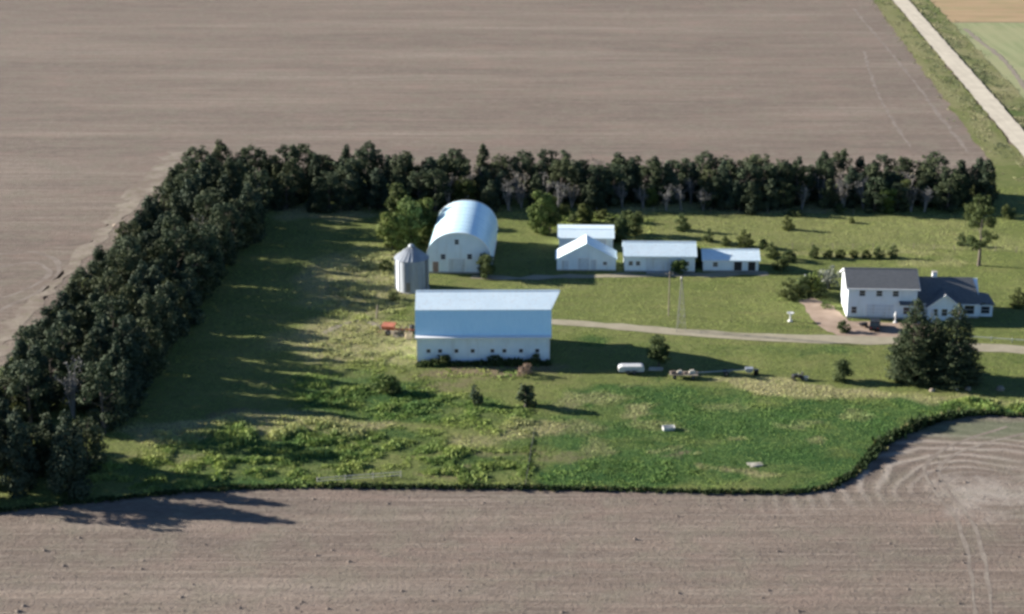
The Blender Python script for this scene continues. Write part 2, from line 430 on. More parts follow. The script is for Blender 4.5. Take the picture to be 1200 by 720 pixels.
# tufts and weeds
def tuftmat():
    t = NT('weed_leaves'); at = t.n('ShaderNodeAttribute', attribute_name='tone'); t.col(at.outputs['Color']); t.set(0.8, 0, 0.15)
    tr = t.n('ShaderNodeBsdfTranslucent'); t.l(at.outputs['Color'], tr.inputs[0])
    mx = t.n('ShaderNodeMixShader', i_0=0.16); t.l(t.b.outputs[0], mx.inputs[1]); t.l(tr.outputs[0], mx.inputs[2])
    t.l(mx.outputs[0], t.t.nodes['Material Output'].inputs[0]); return t.m


M['weed'] = tuftmat()

# ================================================================== SETTING
# ------------------------------------------------------------------ bare field (reaches the horizon)
mb = MB(); mb.add([(-4000, -1500, 0), (4000, -1500, 0), (4000, 7000, 0), (-4000, 7000, 0)], [(0, 1, 2, 3)])
tag(mb.build('bare_field', M['soil']), 'wide brown tilled field of bare soil round the farmyard', 'field', kind='structure')


def resample(pts, step):
    out = []
    n = len(pts)
    for i in range(n - 1):
        a = np.array(pts[i], float); b = np.array(pts[i + 1], float)
        k = max(1, int(round(np.linalg.norm(b - a) / step)))
        out += [tuple(a + (b - a) * j / k) for j in range(k)]
    out.append(tuple(pts[-1])); return out


def smooth_line(pts, step=2.0):
    """Catmull-Rom through the points, then resampled"""
    P = [np.array(p, float) for p in pts]; P = [2 * P[0] - P[1]] + P + [2 * P[-1] - P[-2]]; out = []
    for i in range(1, len(P) - 2):
        p0, p1, p2, p3 = P[i - 1:i + 3]; k = max(2, int(np.linalg.norm(p2 - p1) / step))
        for j in range(k):
            u = j / k
            out.append(tuple(0.5 * (2 * p1 + (p2 - p0) * u + (2 * p0 - 5 * p1 + 4 * p2 - p3) * u * u + (3 * p1 - p0 - 3 * p2 + p3) * u ** 3)))
    out.append(tuple(P[-2])); return out


def strip_sheet(name, line, width, zf, mat, label, cat, jit=0.25, across=4, kind='structure'):
    line = [np.array(p) for p in smooth_line(line, 1.5)]
    n = len(line); vs = []
    for i, p in enumerate(line):
        d = line[min(i + 1, n - 1)] - line[max(i - 1, 0)]; d = d / np.linalg.norm(d); nr = np.array([-d[1], d[0]])
        w = width(i / (n - 1)) if callable(width) else width
        for k in range(across + 1):
            u = k / across - 0.5
            j = (float(vnoise(i * 0.5, k, 11)) - 0.5) * 2 * jit if k in (0, across) else 0
            q = p + nr * (u * w + (j if k else -j))
            vs.append((q[0], q[1], zf(q[0], q[1])))
    fs = [(i * (across + 1) + k, i * (across + 1) + k + 1, (i + 1) * (across + 1) + k + 1, (i + 1) * (across + 1) + k) for i in range(n - 1) for k in range(across)]
    o = MB().add(vs, fs, True).build(name, mat)
    return tag(o, label, cat, kind=kind)


# ------------------------------------------------------------------ yard grass
ROADP = [(139.14, 674.62), (126.89, 465.26)]
rs = (ROADP[0][0] - ROADP[1][0]) / (ROADP[0][1] - ROADP[1][1])
def road_x(y): return ROADP[1][0] + rs * (y - ROADP[1][1])
FRONT = [(1420, 497), (1300, 492), (1200, 488), (1165, 486), (1130, 488), (1095, 496), (1062, 507), (1035, 522), (1018, 540), (1000, 556), (975, 570), (940, 577), (860, 578), (740, 575), (620, 573), (480, 572), (340, 571), (240, 576), (130, 586), (0, 600), (-140, 618)]
front_w = [gp(*p) for p in FRONT]
outer = [gp(*p) for p in [(-130, 604), (-66, 508), (22, 410), (74, 352), (132, 292), (186, 236), (220, 200), (236, 190)]]
back = [gp(*p) for p in [(300, 206), (450, 210), (700, 214), (1000, 217), (1140, 216), (1166, 200)]]
vergeL = [gp(*p) for p in [(1150, 176), (1118, 132), (1085, 88), (1052, 42), (1022, -2)]] + [(road_x(760) - 11, 760), (road_x(900) - 11, 900)]
roadL = [(road_x(y) - 2.9, y) for y in (900, 700, 500, 400, 320, 275)]
poly = front_w[::1] + outer + back + vergeL + roadL
poly_r = resample(poly + [poly[0]], 1.6)[:-1]
PJ = []
for i, (x, y) in enumerate(poly_r):
    j = (fbm(x / 3.0, y / 3.0, 3, 3) - 0.5) * 2.2
    k = (fbm(x / 3.0, y / 3.0, 31, 3) - 0.5) * 2.2
    PJ.append((x + float(j), y + float(k)))


def inside(poly, x, y):
    px = np.array([p[0] for p in poly]); py = np.array([p[1] for p in poly])
    qx = np.roll(px, -1); qy = np.roll(py, -1); r = np.zeros(len(x), bool)
    for a, b, c, d in zip(px, py, qx, qy):
        if b == d: continue
        m = ((b > y) != (d > y)); r ^= m & (x < (c - a) * (y - b) / (d - b) + a)
    return r


# cover: blobs measured on the photograph, kept as world ellipses (px, py, half width, half height, channel, weight)
BL = [
 # lush pasture
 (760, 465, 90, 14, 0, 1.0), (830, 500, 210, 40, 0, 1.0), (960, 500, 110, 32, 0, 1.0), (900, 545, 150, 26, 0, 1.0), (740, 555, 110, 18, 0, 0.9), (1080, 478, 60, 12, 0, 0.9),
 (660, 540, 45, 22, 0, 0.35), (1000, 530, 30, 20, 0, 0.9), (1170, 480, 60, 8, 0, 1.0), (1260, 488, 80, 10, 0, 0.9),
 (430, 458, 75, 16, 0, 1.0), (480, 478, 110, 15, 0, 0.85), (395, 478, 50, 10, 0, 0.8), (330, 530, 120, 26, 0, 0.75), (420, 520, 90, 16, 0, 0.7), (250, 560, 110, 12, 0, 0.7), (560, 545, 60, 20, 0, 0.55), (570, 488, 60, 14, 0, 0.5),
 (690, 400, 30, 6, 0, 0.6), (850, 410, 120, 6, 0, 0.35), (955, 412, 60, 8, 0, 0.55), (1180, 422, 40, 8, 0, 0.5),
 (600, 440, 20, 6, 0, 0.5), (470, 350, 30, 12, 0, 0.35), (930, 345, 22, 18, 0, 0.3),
 # dry grass
 (425, 330, 66, 36, 1, 0.9), (415, 400, 80, 26, 1, 0.9), (470, 420, 30, 10, 1, 0.4), (380, 250, 60, 8, 1, 0.75), (300, 500, 130, 8, 1, 0.9), (200, 510, 70, 7, 1, 0.7), (180, 535, 70, 6, 1, 0.5), (410, 499, 60, 8, 1, 0.9), (340, 486, 40, 5, 1, 0.6),
 (620, 502, 40, 7, 1, 0.9), (560, 512, 40, 7, 1, 0.6), (690, 470, 40, 9, 1, 0.55), (680, 500, 35, 12, 1, 0.5), (760, 500, 30, 7, 1, 0.45), (930, 500, 25, 6, 1, 0.4), (700, 525, 30, 8, 1, 0.45), (1000, 490, 22, 5, 1, 0.4), (850, 475, 30, 5, 1, 0.35), (745, 483, 15, 4, 1, 0.6), (740, 453, 10, 3, 1, 0.5), (787, 523, 12, 4, 1, 0.5), (828, 535, 10, 4, 1, 0.5), (855, 551, 20, 4, 1, 0.65), (895, 556, 28, 5, 1, 0.65), (862, 517, 12, 3, 1, 0.5), (960, 520, 9, 4, 1, 0.5),
 (905, 455, 45, 7, 1, 1.0), (985, 462, 60, 9, 1, 0.85), (1100, 464, 60, 5, 1, 0.6), (1180, 470, 40, 4, 1, 0.5), (860, 446, 30, 3, 1, 0.8), (700, 385, 60, 8, 1, 0.25),
 (950, 268, 230, 26, 1, 0.34), (800, 355, 190, 34, 1, 0.22), (900, 242, 160, 6, 1, 0.7), (760, 245, 60, 6, 1, 0.6), (1000, 300, 120, 4, 1, 0.5), (1080, 290, 60, 5, 1, 0.4), (1180, 285, 30, 12, 1, 0.35), (1110, 312, 50, 5, 1, 0.5), (800, 350, 120, 12, 1, 0.2), (650, 335, 60, 5, 1, 0.35), (600, 250, 60, 6, 1, 0.3),
 (1060, 40, 12, 60, 1, 0.5), (1100, 100, 12, 40, 1, 0.5), (1180, 200, 20, 14, 1, 0.2),
 # bare soil
 (570, 439, 75, 6, 2, 0.62), (530, 450, 50, 4, 2, 0.45), (660, 535, 40, 8, 2, 0.42), (805, 531, 20, 5, 2, 0.55), (590, 528, 35, 6, 2, 0.4), (530, 556, 50, 6, 2, 0.45), (585, 430, 60, 6, 2, 0.6), (270, 488, 45, 6, 2, 0.5), (450, 385, 20, 6, 2, 0.3), (600, 326, 70, 3, 2, 0.35),
 # rough brush
 (330, 532, 150, 34, 3, 1.0), (560, 545, 70, 26, 3, 0.8), (440, 462, 90, 20, 3, 0.8), (200, 555, 90, 20, 3, 0.8), (460, 520, 60, 16, 3, 0.6), (580, 490, 60, 16, 3, 0.6), (740, 555, 110, 18, 3, 0.25), (830, 490, 150, 30, 3, 0.12), (960, 480, 90, 20, 3, 0.15), (430, 340, 50, 50, 3, 0.5), (430, 410, 60, 25, 3, 0.5), (700, 262, 70, 10, 3, 0.6), (800, 300, 60, 10, 3, 0.5), (570, 440, 70, 6, 3, 0.4), (520, 480, 80, 12, 3, 0.6), (1160, 478, 70, 8, 3, 0.8),
]
BW = []
for px, py, rx, ry, ch, w in BL:
    s, sd = pxs(py); x, y = gp(px, py); BW.append((x, y, rx / s, ry / sd, ch, w))


def cover(x, y):
    """(n,4) cover channels at world points"""
    x = np.asarray(x, float); y = np.asarray(y, float)
    wx = x + (fbm(x / 6, y / 6, 41, 3) - 0.5) * 9; wy = y + (fbm(x / 6, y / 6, 77, 3) - 0.5) * 9
    out = np.zeros((len(x), 4))
    for bx, by, rx, ry, ch, w in BW:
        q = ((wx - bx) / rx) ** 2 + ((wy - by) / ry) ** 2
        out[:, ch] = np.maximum(out[:, ch], w * np.clip(1.45 - q * 0.75, 0, 1))
    out[:, 0] *= .45 + .85 * np.clip(fbm(x / 8, y / 5, 87, 4) * 1.6 - .35, 0, 1)
    vg = (x > ROADP[1][0] + rs * (y - ROADP[1][1]) - 16) & (y > 430)
    out[vg, 1] = np.maximum(out[vg, 1], .75 * fbm(x[vg] / 5, y[vg] / 12, 12))
    return out


def sheet(name, outline, step, zf, mat, label, cat, withcover=False):
    xs = np.array([p[0] for p in outline]); ys = np.array([p[1] for p in outline])
    gx, gy = np.meshgrid(np.arange(xs.min(), xs.max(), step), np.arange(ys.min(), ys.max(), step))
    gx = gx.ravel() + rng.uniform(-.3, .3, gx.size) * step; gy = gy.ravel() + rng.uniform(-.3, .3, gy.size) * step
    k = inside(outline, gx, gy); gx, gy = gx[k], gy[k]
    vin = [Vector(p) for p in outline] + [Vector((a, b)) for a, b in zip(gx, gy)]
    n = len(outline)
    vo, eo, fo, *_ = delaunay_2d_cdt(vin, [(i, (i + 1) % n) for i in range(n)], [list(range(n))], 1, 1e-4)
    V = np.array([(p.x, p.y) for p in vo]); z = zf(V[:, 0], V[:, 1])
    me = np_mesh(name, np.column_stack([V, z]), tris=np.array([f for f in fo if len(f) == 3]), tone=cover(V[:, 0], V[:, 1]) if withcover else None, smooth=True)
    return tag(link_mesh(name, me, mat), label, cat, kind='structure')


sheet('farmyard_grass', PJ, 1.7, yard_z, M['grass'], 'green and dry grass of the farmyard and pasture', 'grass', True)

# ------------------------------------------------------------------ country road and the land beyond it
strip_sheet('country_road', [(road_x(y), y) for y in (240, 400, 560, 720, 900, 1300)], 5.6, lambda x, y: 0.42, M['road'], 'pale gravel country road running past the farm', 'road', 0.2)


def flat_cover_sheet(name, pts, cov, z, mat, label, cat):
    pr = resample(pts + [pts[0]], 4.0)[:-1]
    pr = [(x + float(fbm(x / 5, y / 5, 3, 3) - .5) * 2.0, y + float(fbm(x / 5, y / 5, 31, 3) - .5) * 2.0) for x, y in pr]
    o = sheet(name, pr, 5.0, lambda x, y: np.full(len(x), z), mat, label, cat)
    if cov is not None:
        me = o.data; at = me.color_attributes.new('tone', 'FLOAT_COLOR', 'POINT')
        co = np.zeros(len(me.vertices) * 3, np.float32); me.vertices.foreach_get('co', co); co = co.reshape(-1, 3)
        at.data.foreach_set('color', cov(co[:, 0], co[:, 1]).astype(np.float32).reshape(-1))
    return o


vr = [(road_x(y) + 2.9, y) for y in (240, 420, 600, 760, 1000)]; vr2 = [(road_x(y) + 11, y) for y in (1000, 760, 600, 420, 240)]
flat_cover_sheet('roadside_verge', vr + vr2, lambda x, y: np.column_stack([fbm(x / 9, y / 9, 8) * 0.7, (fbm(x / 5, y / 14, 9) - .1) * 1.2, 0 * x, 0 * x]), 0.10, M['grass'], 'rough grass verge on the far side of the gravel road', 'verge')
yb = gp(1150, 27)[1]
gf = [(road_x(240) + 10, 240), (400, 240), (400, yb + 4), (road_x(yb) + 10, yb)]
flat_cover_sheet('green_field', gf, lambda x, y: np.column_stack([0.2 * fbm(x / 20, y / 20, 8), fbm(x / 30, y / 9, 9) * 0.9, 0 * x, 0 * x]), 0.05, M['palefield'], 'light green field across the gravel road', 'field')
sf = [(road_x(yb) + 10, yb + 1), (400, yb + 5), (400, 1000), (road_x(1000) + 10, 1000)]
flat_cover_sheet('stubble_field', sf, None, 0.03, M['stubble'], 'tan stubble field beyond the green field', 'field')
strip_sheet('field_track', [gp(*p) for p in [(1130, 34), (1150, 50), (1175, 70), (1200, 102), (1240, 160)]], 1.6, lambda x, y: 0.11, M['pale'], 'pale wheel track curving across the green field', 'track', 0.4, 2)

# pale dry strip along the outside of the windbreak, wheel marks in the soil
strip_sheet('field_margin', [gp(*p) for p in [(-120, 528), (-6, 405), (57, 340), (114, 281), (168, 224), (208, 178)]], lambda u: 4.2 + 1.2 * math.sin(u * 9), lambda x, y: 0.03, M['margin'], 'pale dry soil margin along the outside of the windbreak', 'field margin', 1.6)
for pts in ([(1180, 500), (1120, 520), (1085, 545), (1095, 575), (1118, 605), (1132, 640), (1140, 690), (1143, 740)], [(1200, 508), (1140, 524), (1102, 546), (1112, 575), (1135, 605), (1150, 640), (1159, 690), (1164, 740)]):
    strip_sheet('wheel_mark', [gp(*p) for p in pts], 0.55, lambda x, y: 0.012, M['mark'], 'pale wheel mark turning across the soil beside the pasture corner', 'track', 0.2, 2)['group'] = 'wheel marks in the soil'
for pts in ([(1012, 60), (1028, 108), (1045, 140), (1066, 172)], [(1000, 10), (1060, 82), (1098, 132), (1135, 178)]):
    strip_sheet('wheel_mark', [gp(*p) for p in pts], 0.9, lambda x, y: 0.012, M['faint'], 'faint pale wheel mark on the field beside the road', 'track', 0.4, 2)['group'] = 'wheel marks by the road'
for pts in ([(-20, 300), (40, 296), (66, 306), (68, 322), (40, 345), (-20, 372)], [(-20, 318), (30, 308), (54, 313), (55, 325), (30, 340), (-20, 358)]):
    strip_sheet('wheel_mark', [gp(*p) for p in pts], 0.9, lambda x, y: 0.012, M['faint'], 'pale looping wheel mark on the field outside the windbreak', 'track', 0.4, 2)['group'] = 'looping wheel marks'

# ------------------------------------------------------------------ driveway
DZ = lambda x, y: yz(x, y) + 0.05
drive = [gp(*p) for p in [(642, 378), (700, 382), (800, 390), (900, 397), (1000, 400), (1060, 401), (1140, 408), (1200, 411), (1300, 420), (1420, 432)]]
strip_sheet('driveway', drive, lambda u: 2.6 + 1.6 * min(1, u * 2.2), DZ, M['gravel'], 'gravel farm drive from the barn past the house', 'driveway', 0.35)
ap = [gp(*p) for p in [(936, 353), (952, 350), (975, 358), (992, 377), (1040, 379), (1085, 378), (1088, 398), (1030, 398.5), (990, 397), (968, 390), (952, 374)]]
ap = [(x + random.uniform(-.4, .4), y + random.uniform(-.4, .4)) for x, y in resample(ap + [ap[0]], 1.6)[:-1]]
sheet('house_forecourt', ap, 1.7, lambda x, y: yard_z(x, y) + 0.035, M['pinkgravel'], 'pinkish gravel forecourt in front of the house', 'forecourt')
strip_sheet('yard_track', [gp(*p) for p in [(552, 326), (600, 328), (660, 325), (740, 324), (830, 323), (900, 321)]], 2.2, DZ, M['gravel'], 'faint track in front of the white sheds', 'track', 0.9)
strip_sheet('grass_track', [gp(*p) for p in [(380, 392), (415, 377), (445, 383), (470, 396)]], 1.3, DZ, M['pale'], 'worn pale track leading to the red implement', 'track', 0.5, 2)

# ================================================================== BUILDINGS
def place(pl, pr, depth, name):
    """root at the centre of a footprint whose front corners stand at two ground points"""
    a = np.array(gp(*pl)); b = np.array(gp(*pr)); d = b - a; L = float(np.linalg.norm(d)); d /= L
    n = np.array([-d[1], d[0]]); c = (a + b) / 2 + n * depth / 2
    e = empty(name, (c[0], c[1], yz(c[0], c[1]) - 0.02), math.atan2(d[1], d[0]))
    return e, L


def slab(mb, pts, th):
    """a roof face given by its four upper corners, with thickness downwards"""
    vs = list(pts) + [(x, y, z - th) for x, y, z in pts]; n = len(pts)
    return mb.add(vs, [tuple(range(n)), tuple(range(2 * n - 1, n - 1, -1))] + [(i, n + i, n + (i + 1) % n, (i + 1) % n) for i in range(n)])


def ribs(mb, p0, p1, q0, q1, n, w=0.04, h=0.008):
    """raised seams on a roof face: eave edge p0-p1, ridge edge q0-q1"""
    p0, p1, q0, q1 = map(Vector, (p0, p1, q0, q1))
    nrm = (p1 - p0).cross(q0 - p0).normalized()
    if nrm.z < 0: nrm = -nrm
    for i in range(n + 1):
        u = i / n; a = p0.lerp(p1, u); b = q0.lerp(q1, u); sx = (p1 - p0).normalized() * w / 2
        v = [a - sx, a + sx, b + sx, b - sx]; v += [x + nrm * h for x in v]
        mb.add(v, [(4, 5, 6, 7), (0, 1, 5, 4), (1, 2, 6, 5), (2, 3, 7, 6), (3, 0, 4, 7)])


def window(parent, x, y, z, w, h, side='front', frame='trim', bars=1):
    """window part: frame mesh with pane and sill as sub-parts; y is the wall plane; side front (-y), left (-x), right (+x)"""
    f = MB(); t = 0.09
    f.box(-w / 2 - t, -w / 2, -.06, .02, -h / 2 - t, h / 2 + t).box(w / 2, w / 2 + t, -.06, .02, -h / 2 - t, h / 2 + t)
    f.box(-w / 2, w / 2, -.06, .02, h / 2, h / 2 + t).box(-w / 2, w / 2, -.06, .02, -h / 2 - t, -h / 2)
    if bars: f.box(-w / 2, w / 2, -.05, .0, -.025, .025)
    rz = {'front': 0, 'right': math.pi / 2, 'left': -math.pi / 2}[side]
    o = f.build('window', M[frame], parent, (x, y, z), rz)
    MB().box(-w / 2, w / 2, -.03, -.01, -h / 2, h / 2).build('pane', M['glass'], o)
    MB().box(-w / 2 - .15, w / 2 + .15, -.14, -.06, -h / 2 - t - .06, -h / 2 - t + .01).build('sill', M[frame], o)
    return o


def panel(parent, name, x0, x1, y, z0, z1, mat, th=0.07, side='front'):
    rz = {'front': 0, 'right': math.pi / 2, 'left': -math.pi / 2}[side]
    return MB().box(x0, x1, -th, .02, z0, z1).build(name, M[mat], parent, y if isinstance(y, tuple) else (0, y, 0), rz)


def plank_door(parent, name, x0, x1, y, z0, z1, mat='door', n=6):
    d = MB().box(x0, x1, -.05, .02, z0, z1).build(name, M[mat], parent, (0, y, 0))
    f = MB(); t = 0.12
    f.box(x0 - t, x0, -.09, .02, z0, z1 + t).box(x1, x1 + t, -.09, .02, z0, z1 + t).box(x0, x1, -.09, .02, z1, z1 + t)
    f.build('frame', M['trim'], d)
    b = MB()
    for i in range(1, n): x = x0 + (x1 - x0) * i / n; b.box(x - .025, x + .025, -.075, -.05, z0, z1)
    b.build('batten', M[mat], d)
    MB().box(x1 - .3, x1 - .22, -.12, -.076, (z0 + z1) / 2 - .15, (z0 + z1) / 2 + .15).build('handle', M['steel'], d)
    return d


# ---- gambrel barn
DEP = 12.0
root, L = place((489.5, 426), (643.5, 425.5), DEP, 'gambrel_barn'); hx, hy = L / 2, DEP / 2
tag(root, 'large white barn with gambrel roof, lower slopes coloured shade-blue, and a row of small windows', 'barn')
WH = 4.7; KY, KZ = hy - 1.75, WH + 4.0; RZ = KZ + 1.95
prof = [(-hy, -.5), (hy, -.5), (hy, WH), (KY, KZ - .12), (0, RZ - .12), (-KY, KZ - .12), (-hy, WH)]
MB().prism(prof, -hx, hx).build('wall', M['white_board'], root)
MB().box(-hx - .06, hx + .06, -hy - .06, hy + .06, -.6, .32).build('foundation', M['concrete'], root)
ox = 0.35
for s, nm in ((-1, 'near'), (1, 'far')):
    lo = [(-hx - ox, s * (hy + .06), WH + .12), (hx + ox, s * (hy + .06), WH + .12), (hx + ox, s * KY, KZ), (-hx - ox, s * KY, KZ)]
    up = [(-hx - ox, s * (KY + .12), KZ - .02), (hx + ox, s * (KY + .12), KZ - .02), (hx + ox, 0, RZ), (-hx - ox, 0, RZ)]
    if s > 0: lo = lo[::-1]; up = up[::-1]
    m = MB(); slab(m, lo, .12); o = m.build('lower_roof', M['shade_blue_metal'], root)
    m = MB()
    ribs(m, *( (lo[0], lo[1], lo[3], lo[2]) ), 28); m.build('seam', M['shade_blue_metal'], o)
    m = MB(); slab(m, [(x, y, z + .03) for x, y, z in up], .12); o = m.build('upper_roof', M['white_metal'], root)
    m = MB(); ribs(m, *((up[0], up[1], up[3], up[2]) if s < 0 else (up[0], up[1], up[3], up[2])), 28, h=.008); m.build('seam', M['white_metal'], o)
    fl = [(-hx - ox, s * (hy + 1.0), WH + .02), (hx + ox, s * (hy + 1.0), WH + .02), (hx + ox, s * (hy + .03), WH + .14), (-hx - ox, s * (hy + .03), WH + .14)]
    if s > 0: fl = fl[::-1]
    m = MB(); slab(m, fl, .16); m.build('eave', M['trim'], root)
# hay hood: the ridge runs out to a point at the right-hand gable
hood = MB(); tip = (hx + 2.0, 0, RZ + .05)
for s in (-1, 1):
    a = [(hx + ox - .02, s * (KY + .1), KZ), tip, (hx + ox - .02, 0, RZ + .05)]
    slab(hood, a if s < 0 else a[::-1], .12)
hood.build('hay_hood', M['white_metal'], root)
MB().prism([(-.25, RZ - .02), (.25, RZ - .02), (0, RZ + .16)], -hx - ox, hx + 1.9).build('ridge_cap', M['white_metal'], root)
for px in (502.5, 516, 535, 554, 577, 591, 610.5, 629.5):
    window(root, (px - 566.5) / 7.0, -hy, 2.05, 0.62, 0.62, bars=0)
big = MB().box(-1.7, 1.7, -.06, .02, .2, 3.4).build('sliding_door', M['door'], root, (hx, 0, 0), math.pi / 2)
MB().box(-1.9, 3.6, -.12, -.05, 3.42, 3.58).build('door_rail', M['steel'], big)
MB().box(-1.0, 1.0, -.06, .02, 6.4, 8.2).build('loft_door', M['opening'], root, (hx, 0, 0), math.pi / 2)
for y in (-3.8, 3.8): window(root, hx, y, 2.1, .7, .7, 'right', bars=0)
for y in (-3.5, 0, 3.5): window(root, -hx, y, 2.1, .7, .7, 'left', bars=0)
for s in (-1, 1): MB().box(s * hx - .09, s * hx + .09, -hy - .05, -hy + .09, .32, WH).build('corner_board', M['trim'], root)

# ---- arched barn
AD = 22.5
root, L = place((500.5, 321), (575, 322), AD, 'arched_barn'); hx, hy = L / 2, AD / 2
tag(root, 'white round-topped barn with a glossy arched metal roof beside the grain bin', 'barn')
AH = 8.1
def arch(n=28, hw=hx, top=AH, base=2.2):
    P = [(hw, base)]
    for i in range(n + 1):
        a = math.pi * i / n; P.append((hw * math.copysign(abs(math.cos(a)) ** 0.92, math.cos(a)), base + (top - base) * math.sin(a) ** 0.88))
    P.append((-hw, base)); return P
ar = arch()
MB().prism([(hx, -.5)] + ar + [(-hx, -.5)], -hy, hy, 'y').build('wall', M['white_board'], root)
MB().box(-hx - .05, hx + .05, -hy - .05, hy + .05, -.6, .3).build('foundation', M['concrete'], root)
ro = arch(28, hx + .16, AH + .16, 2.1); ri = arch(28, hx + .02, AH + .02, 2.1)
def arch_panel(y0, y1, grow):
    m = MB(); o_ = [(x * (1 + grow / 6), z + (grow if z > 2.2 else 0)) for x, z in ro]; n = len(o_)
    vs = [(x, y0, z) for x, z in o_] + [(x, y1, z) for x, z in o_] + [(x, y0, z) for x, z in ri] + [(x, y1, z) for x, z in ri]
    m.add(vs, [(i, n + i, n + i + 1, i + 1) for i in range(n - 1)], True)
    m.add(vs, [(2 * n + i, 2 * n + i + 1, 3 * n + i + 1, 3 * n + i) for i in range(n - 1)], True)
    m.add(vs, [(i, i + 1, 2 * n + i + 1, 2 * n + i) for i in range(n - 1)] + [(n + i, 3 * n + i, 3 * n + i + 1, n + i + 1) for i in range(n - 1)])
    return m
NP = 9
for k in range(NP):
    y0 = -hy - .45 + k * (AD + .9) / NP; y1 = y0 + (AD + .9) / NP
    arch_panel(y0 + (.004 if k else 0), y1 + .0, .012 * (k % 2)).build('roof_panel', M['arch_metal'], root)
for k in range(1, NP):
    y = -hy - .45 + k * (AD + .9) / NP
    arch_panel(y - .05, y + .05, .03).build('roof_seam', M['arch_metal'], root)
arch_panel(-hy - .62, -hy - .46, .10).build('roof_rim', M['trim'], root)
arch_panel(hy + .46, hy + .62, .10).build('roof_rim', M['trim'], root)
window(root, -.35, -hy, 6.3, .75, .95)
window(root, 2.1, -hy, 3.4, .85, .95)
window(root, -3.0, -hy, 3.3, .85, .95)
plank_door(root, 'door', -1.9, 1.2, -hy, .25, 2.9)
plank_door(root, 'side_door', -5.0, -3.9, -hy, .25, 2.3, 'brown_door', 4)
for y in (-6, 0, 6): window(root, hx, y, 1.45, .9, .8, 'right')
for y in (-6, 0, 6): window(root, -hx, y, 1.45, .9, .8, 'left')

# ---- grain bin
bx, by = gp(483, 339); root = empty('grain_bin', (bx, by, yz(bx, by)), R(20))
tag(root, 'galvanised round grain bin with a cone roof next to the arched barn', 'grain bin')
br, bh = 3.1, 6.2
MB().lathe([(br + .25, -.5), (br + .25, .14), (0, .14)], 40).build('foundation', M['concrete'], root)
for k in range(6):
    z0 = .14 + k * (bh - .14) / 6; z1 = z0 + (bh - .14) / 6; pr_ = []
    nz = 20
    for j in range(nz + 1):
        z = z0 + (z1 - z0) * j / nz; pr_.append((br - .012 * (k % 2) + .03 * math.sin(j / nz * 2 * math.pi * 5), z))
    MB().lathe(pr_, 48).build('wall_ring', M['galv'], root)
for k in range(16):
    a = 2 * math.pi * k / 16
    MB().box(br + .02, br + .11, -.05, .05, .14, bh).build('stiffener', M['galv'], root, (0, 0, 0), a)
cone = MB().lathe([(br + .22, bh - .1), (.42, bh + 2.0), (.42, bh + 2.1)], 24, False).build('roof', M['galv'], root)
for k in range(24):
    a = 2 * math.pi * k / 24; m = MB()
    m.tube([(br + .22, 0, bh - .07), (.45, 0, bh + 2.03)], .035, 4); m.build('rib', M['galv'], cone, (0, 0, 0), a)
MB().lathe([(.55, bh + 2.05), (.55, bh + 2.3), (.25, bh + 2.5), (0, bh + 2.52)], 16).build('cap', M['galv'], root)
d = MB().box(-.4, .4, -.1, .05, .3, 2.1).build('door', M['steel'], root, (br * math.sin(R(-30)), -br * math.cos(R(-30)), 0), R(-30))
MB().box(.2, .3, -.16, -.1, 1.1, 1.3).build('handle', M['black'], d)
ld = MB(); 
for s in (-.2, .2): ld.box(s - .03, s + .03, -.2, -.12, .4, bh + .1)
for k in range(18): ld.box(-.2, .2, -.18, -.14, .6 + k * .31, .64 + k * .31)
ld.build('ladder', M['steel'], root, (br * math.sin(R(40)), -br * math.cos(R(40)), 0), R(40))


def gable_x(root, L, W, eave, rise, roofm, wallm, ov=.35, seams=20):
    """gable building with its ridge along local x (roof slope faces the front)"""
    hx, hy = L / 2, W / 2
    MB().prism([(-hy, -.5), (hy, -.5), (hy, eave), (0, eave + rise), (-hy, eave)], -hx, hx).build('wall', M[wallm], root)
    MB().box(-hx - .05, hx + .05, -hy - .05, hy + .05, -.6, .22).build('foundation', M['concrete'], root)
    sl = rise / hy; k = 0
    for s in (-1, 1):
        f = [(-hx - ov, s * (hy + ov), eave - sl * ov + .14), (hx + ov, s * (hy + ov), eave - sl * ov + .14), (hx + ov, 0, eave + rise + .14), (-hx - ov, 0, eave + rise + .14)]
        if s > 0: f = f[::-1]
        m = MB(); slab(m, f, .12); o = m.build('roof_slope', M[roofm], root)
        if seams:
            m = MB(); ribs(m, f[0], f[1], f[3], f[2], seams); m.build('seam', M[roofm], o)
    MB().prism([(-.18, eave + rise + .12), (.18, eave + rise + .12), (0, eave + rise + .24)], -hx - ov, hx + ov).build('ridge_cap', M[roofm], root)
    for s in (-1, 1):
        MB().box(-hx - ov, hx + ov, s * (hy + ov) - .03, s * (hy + ov) + .03, eave - sl * ov - .1, eave - sl * ov + .07).build('fascia', M['trim'], root)
    return hx, hy


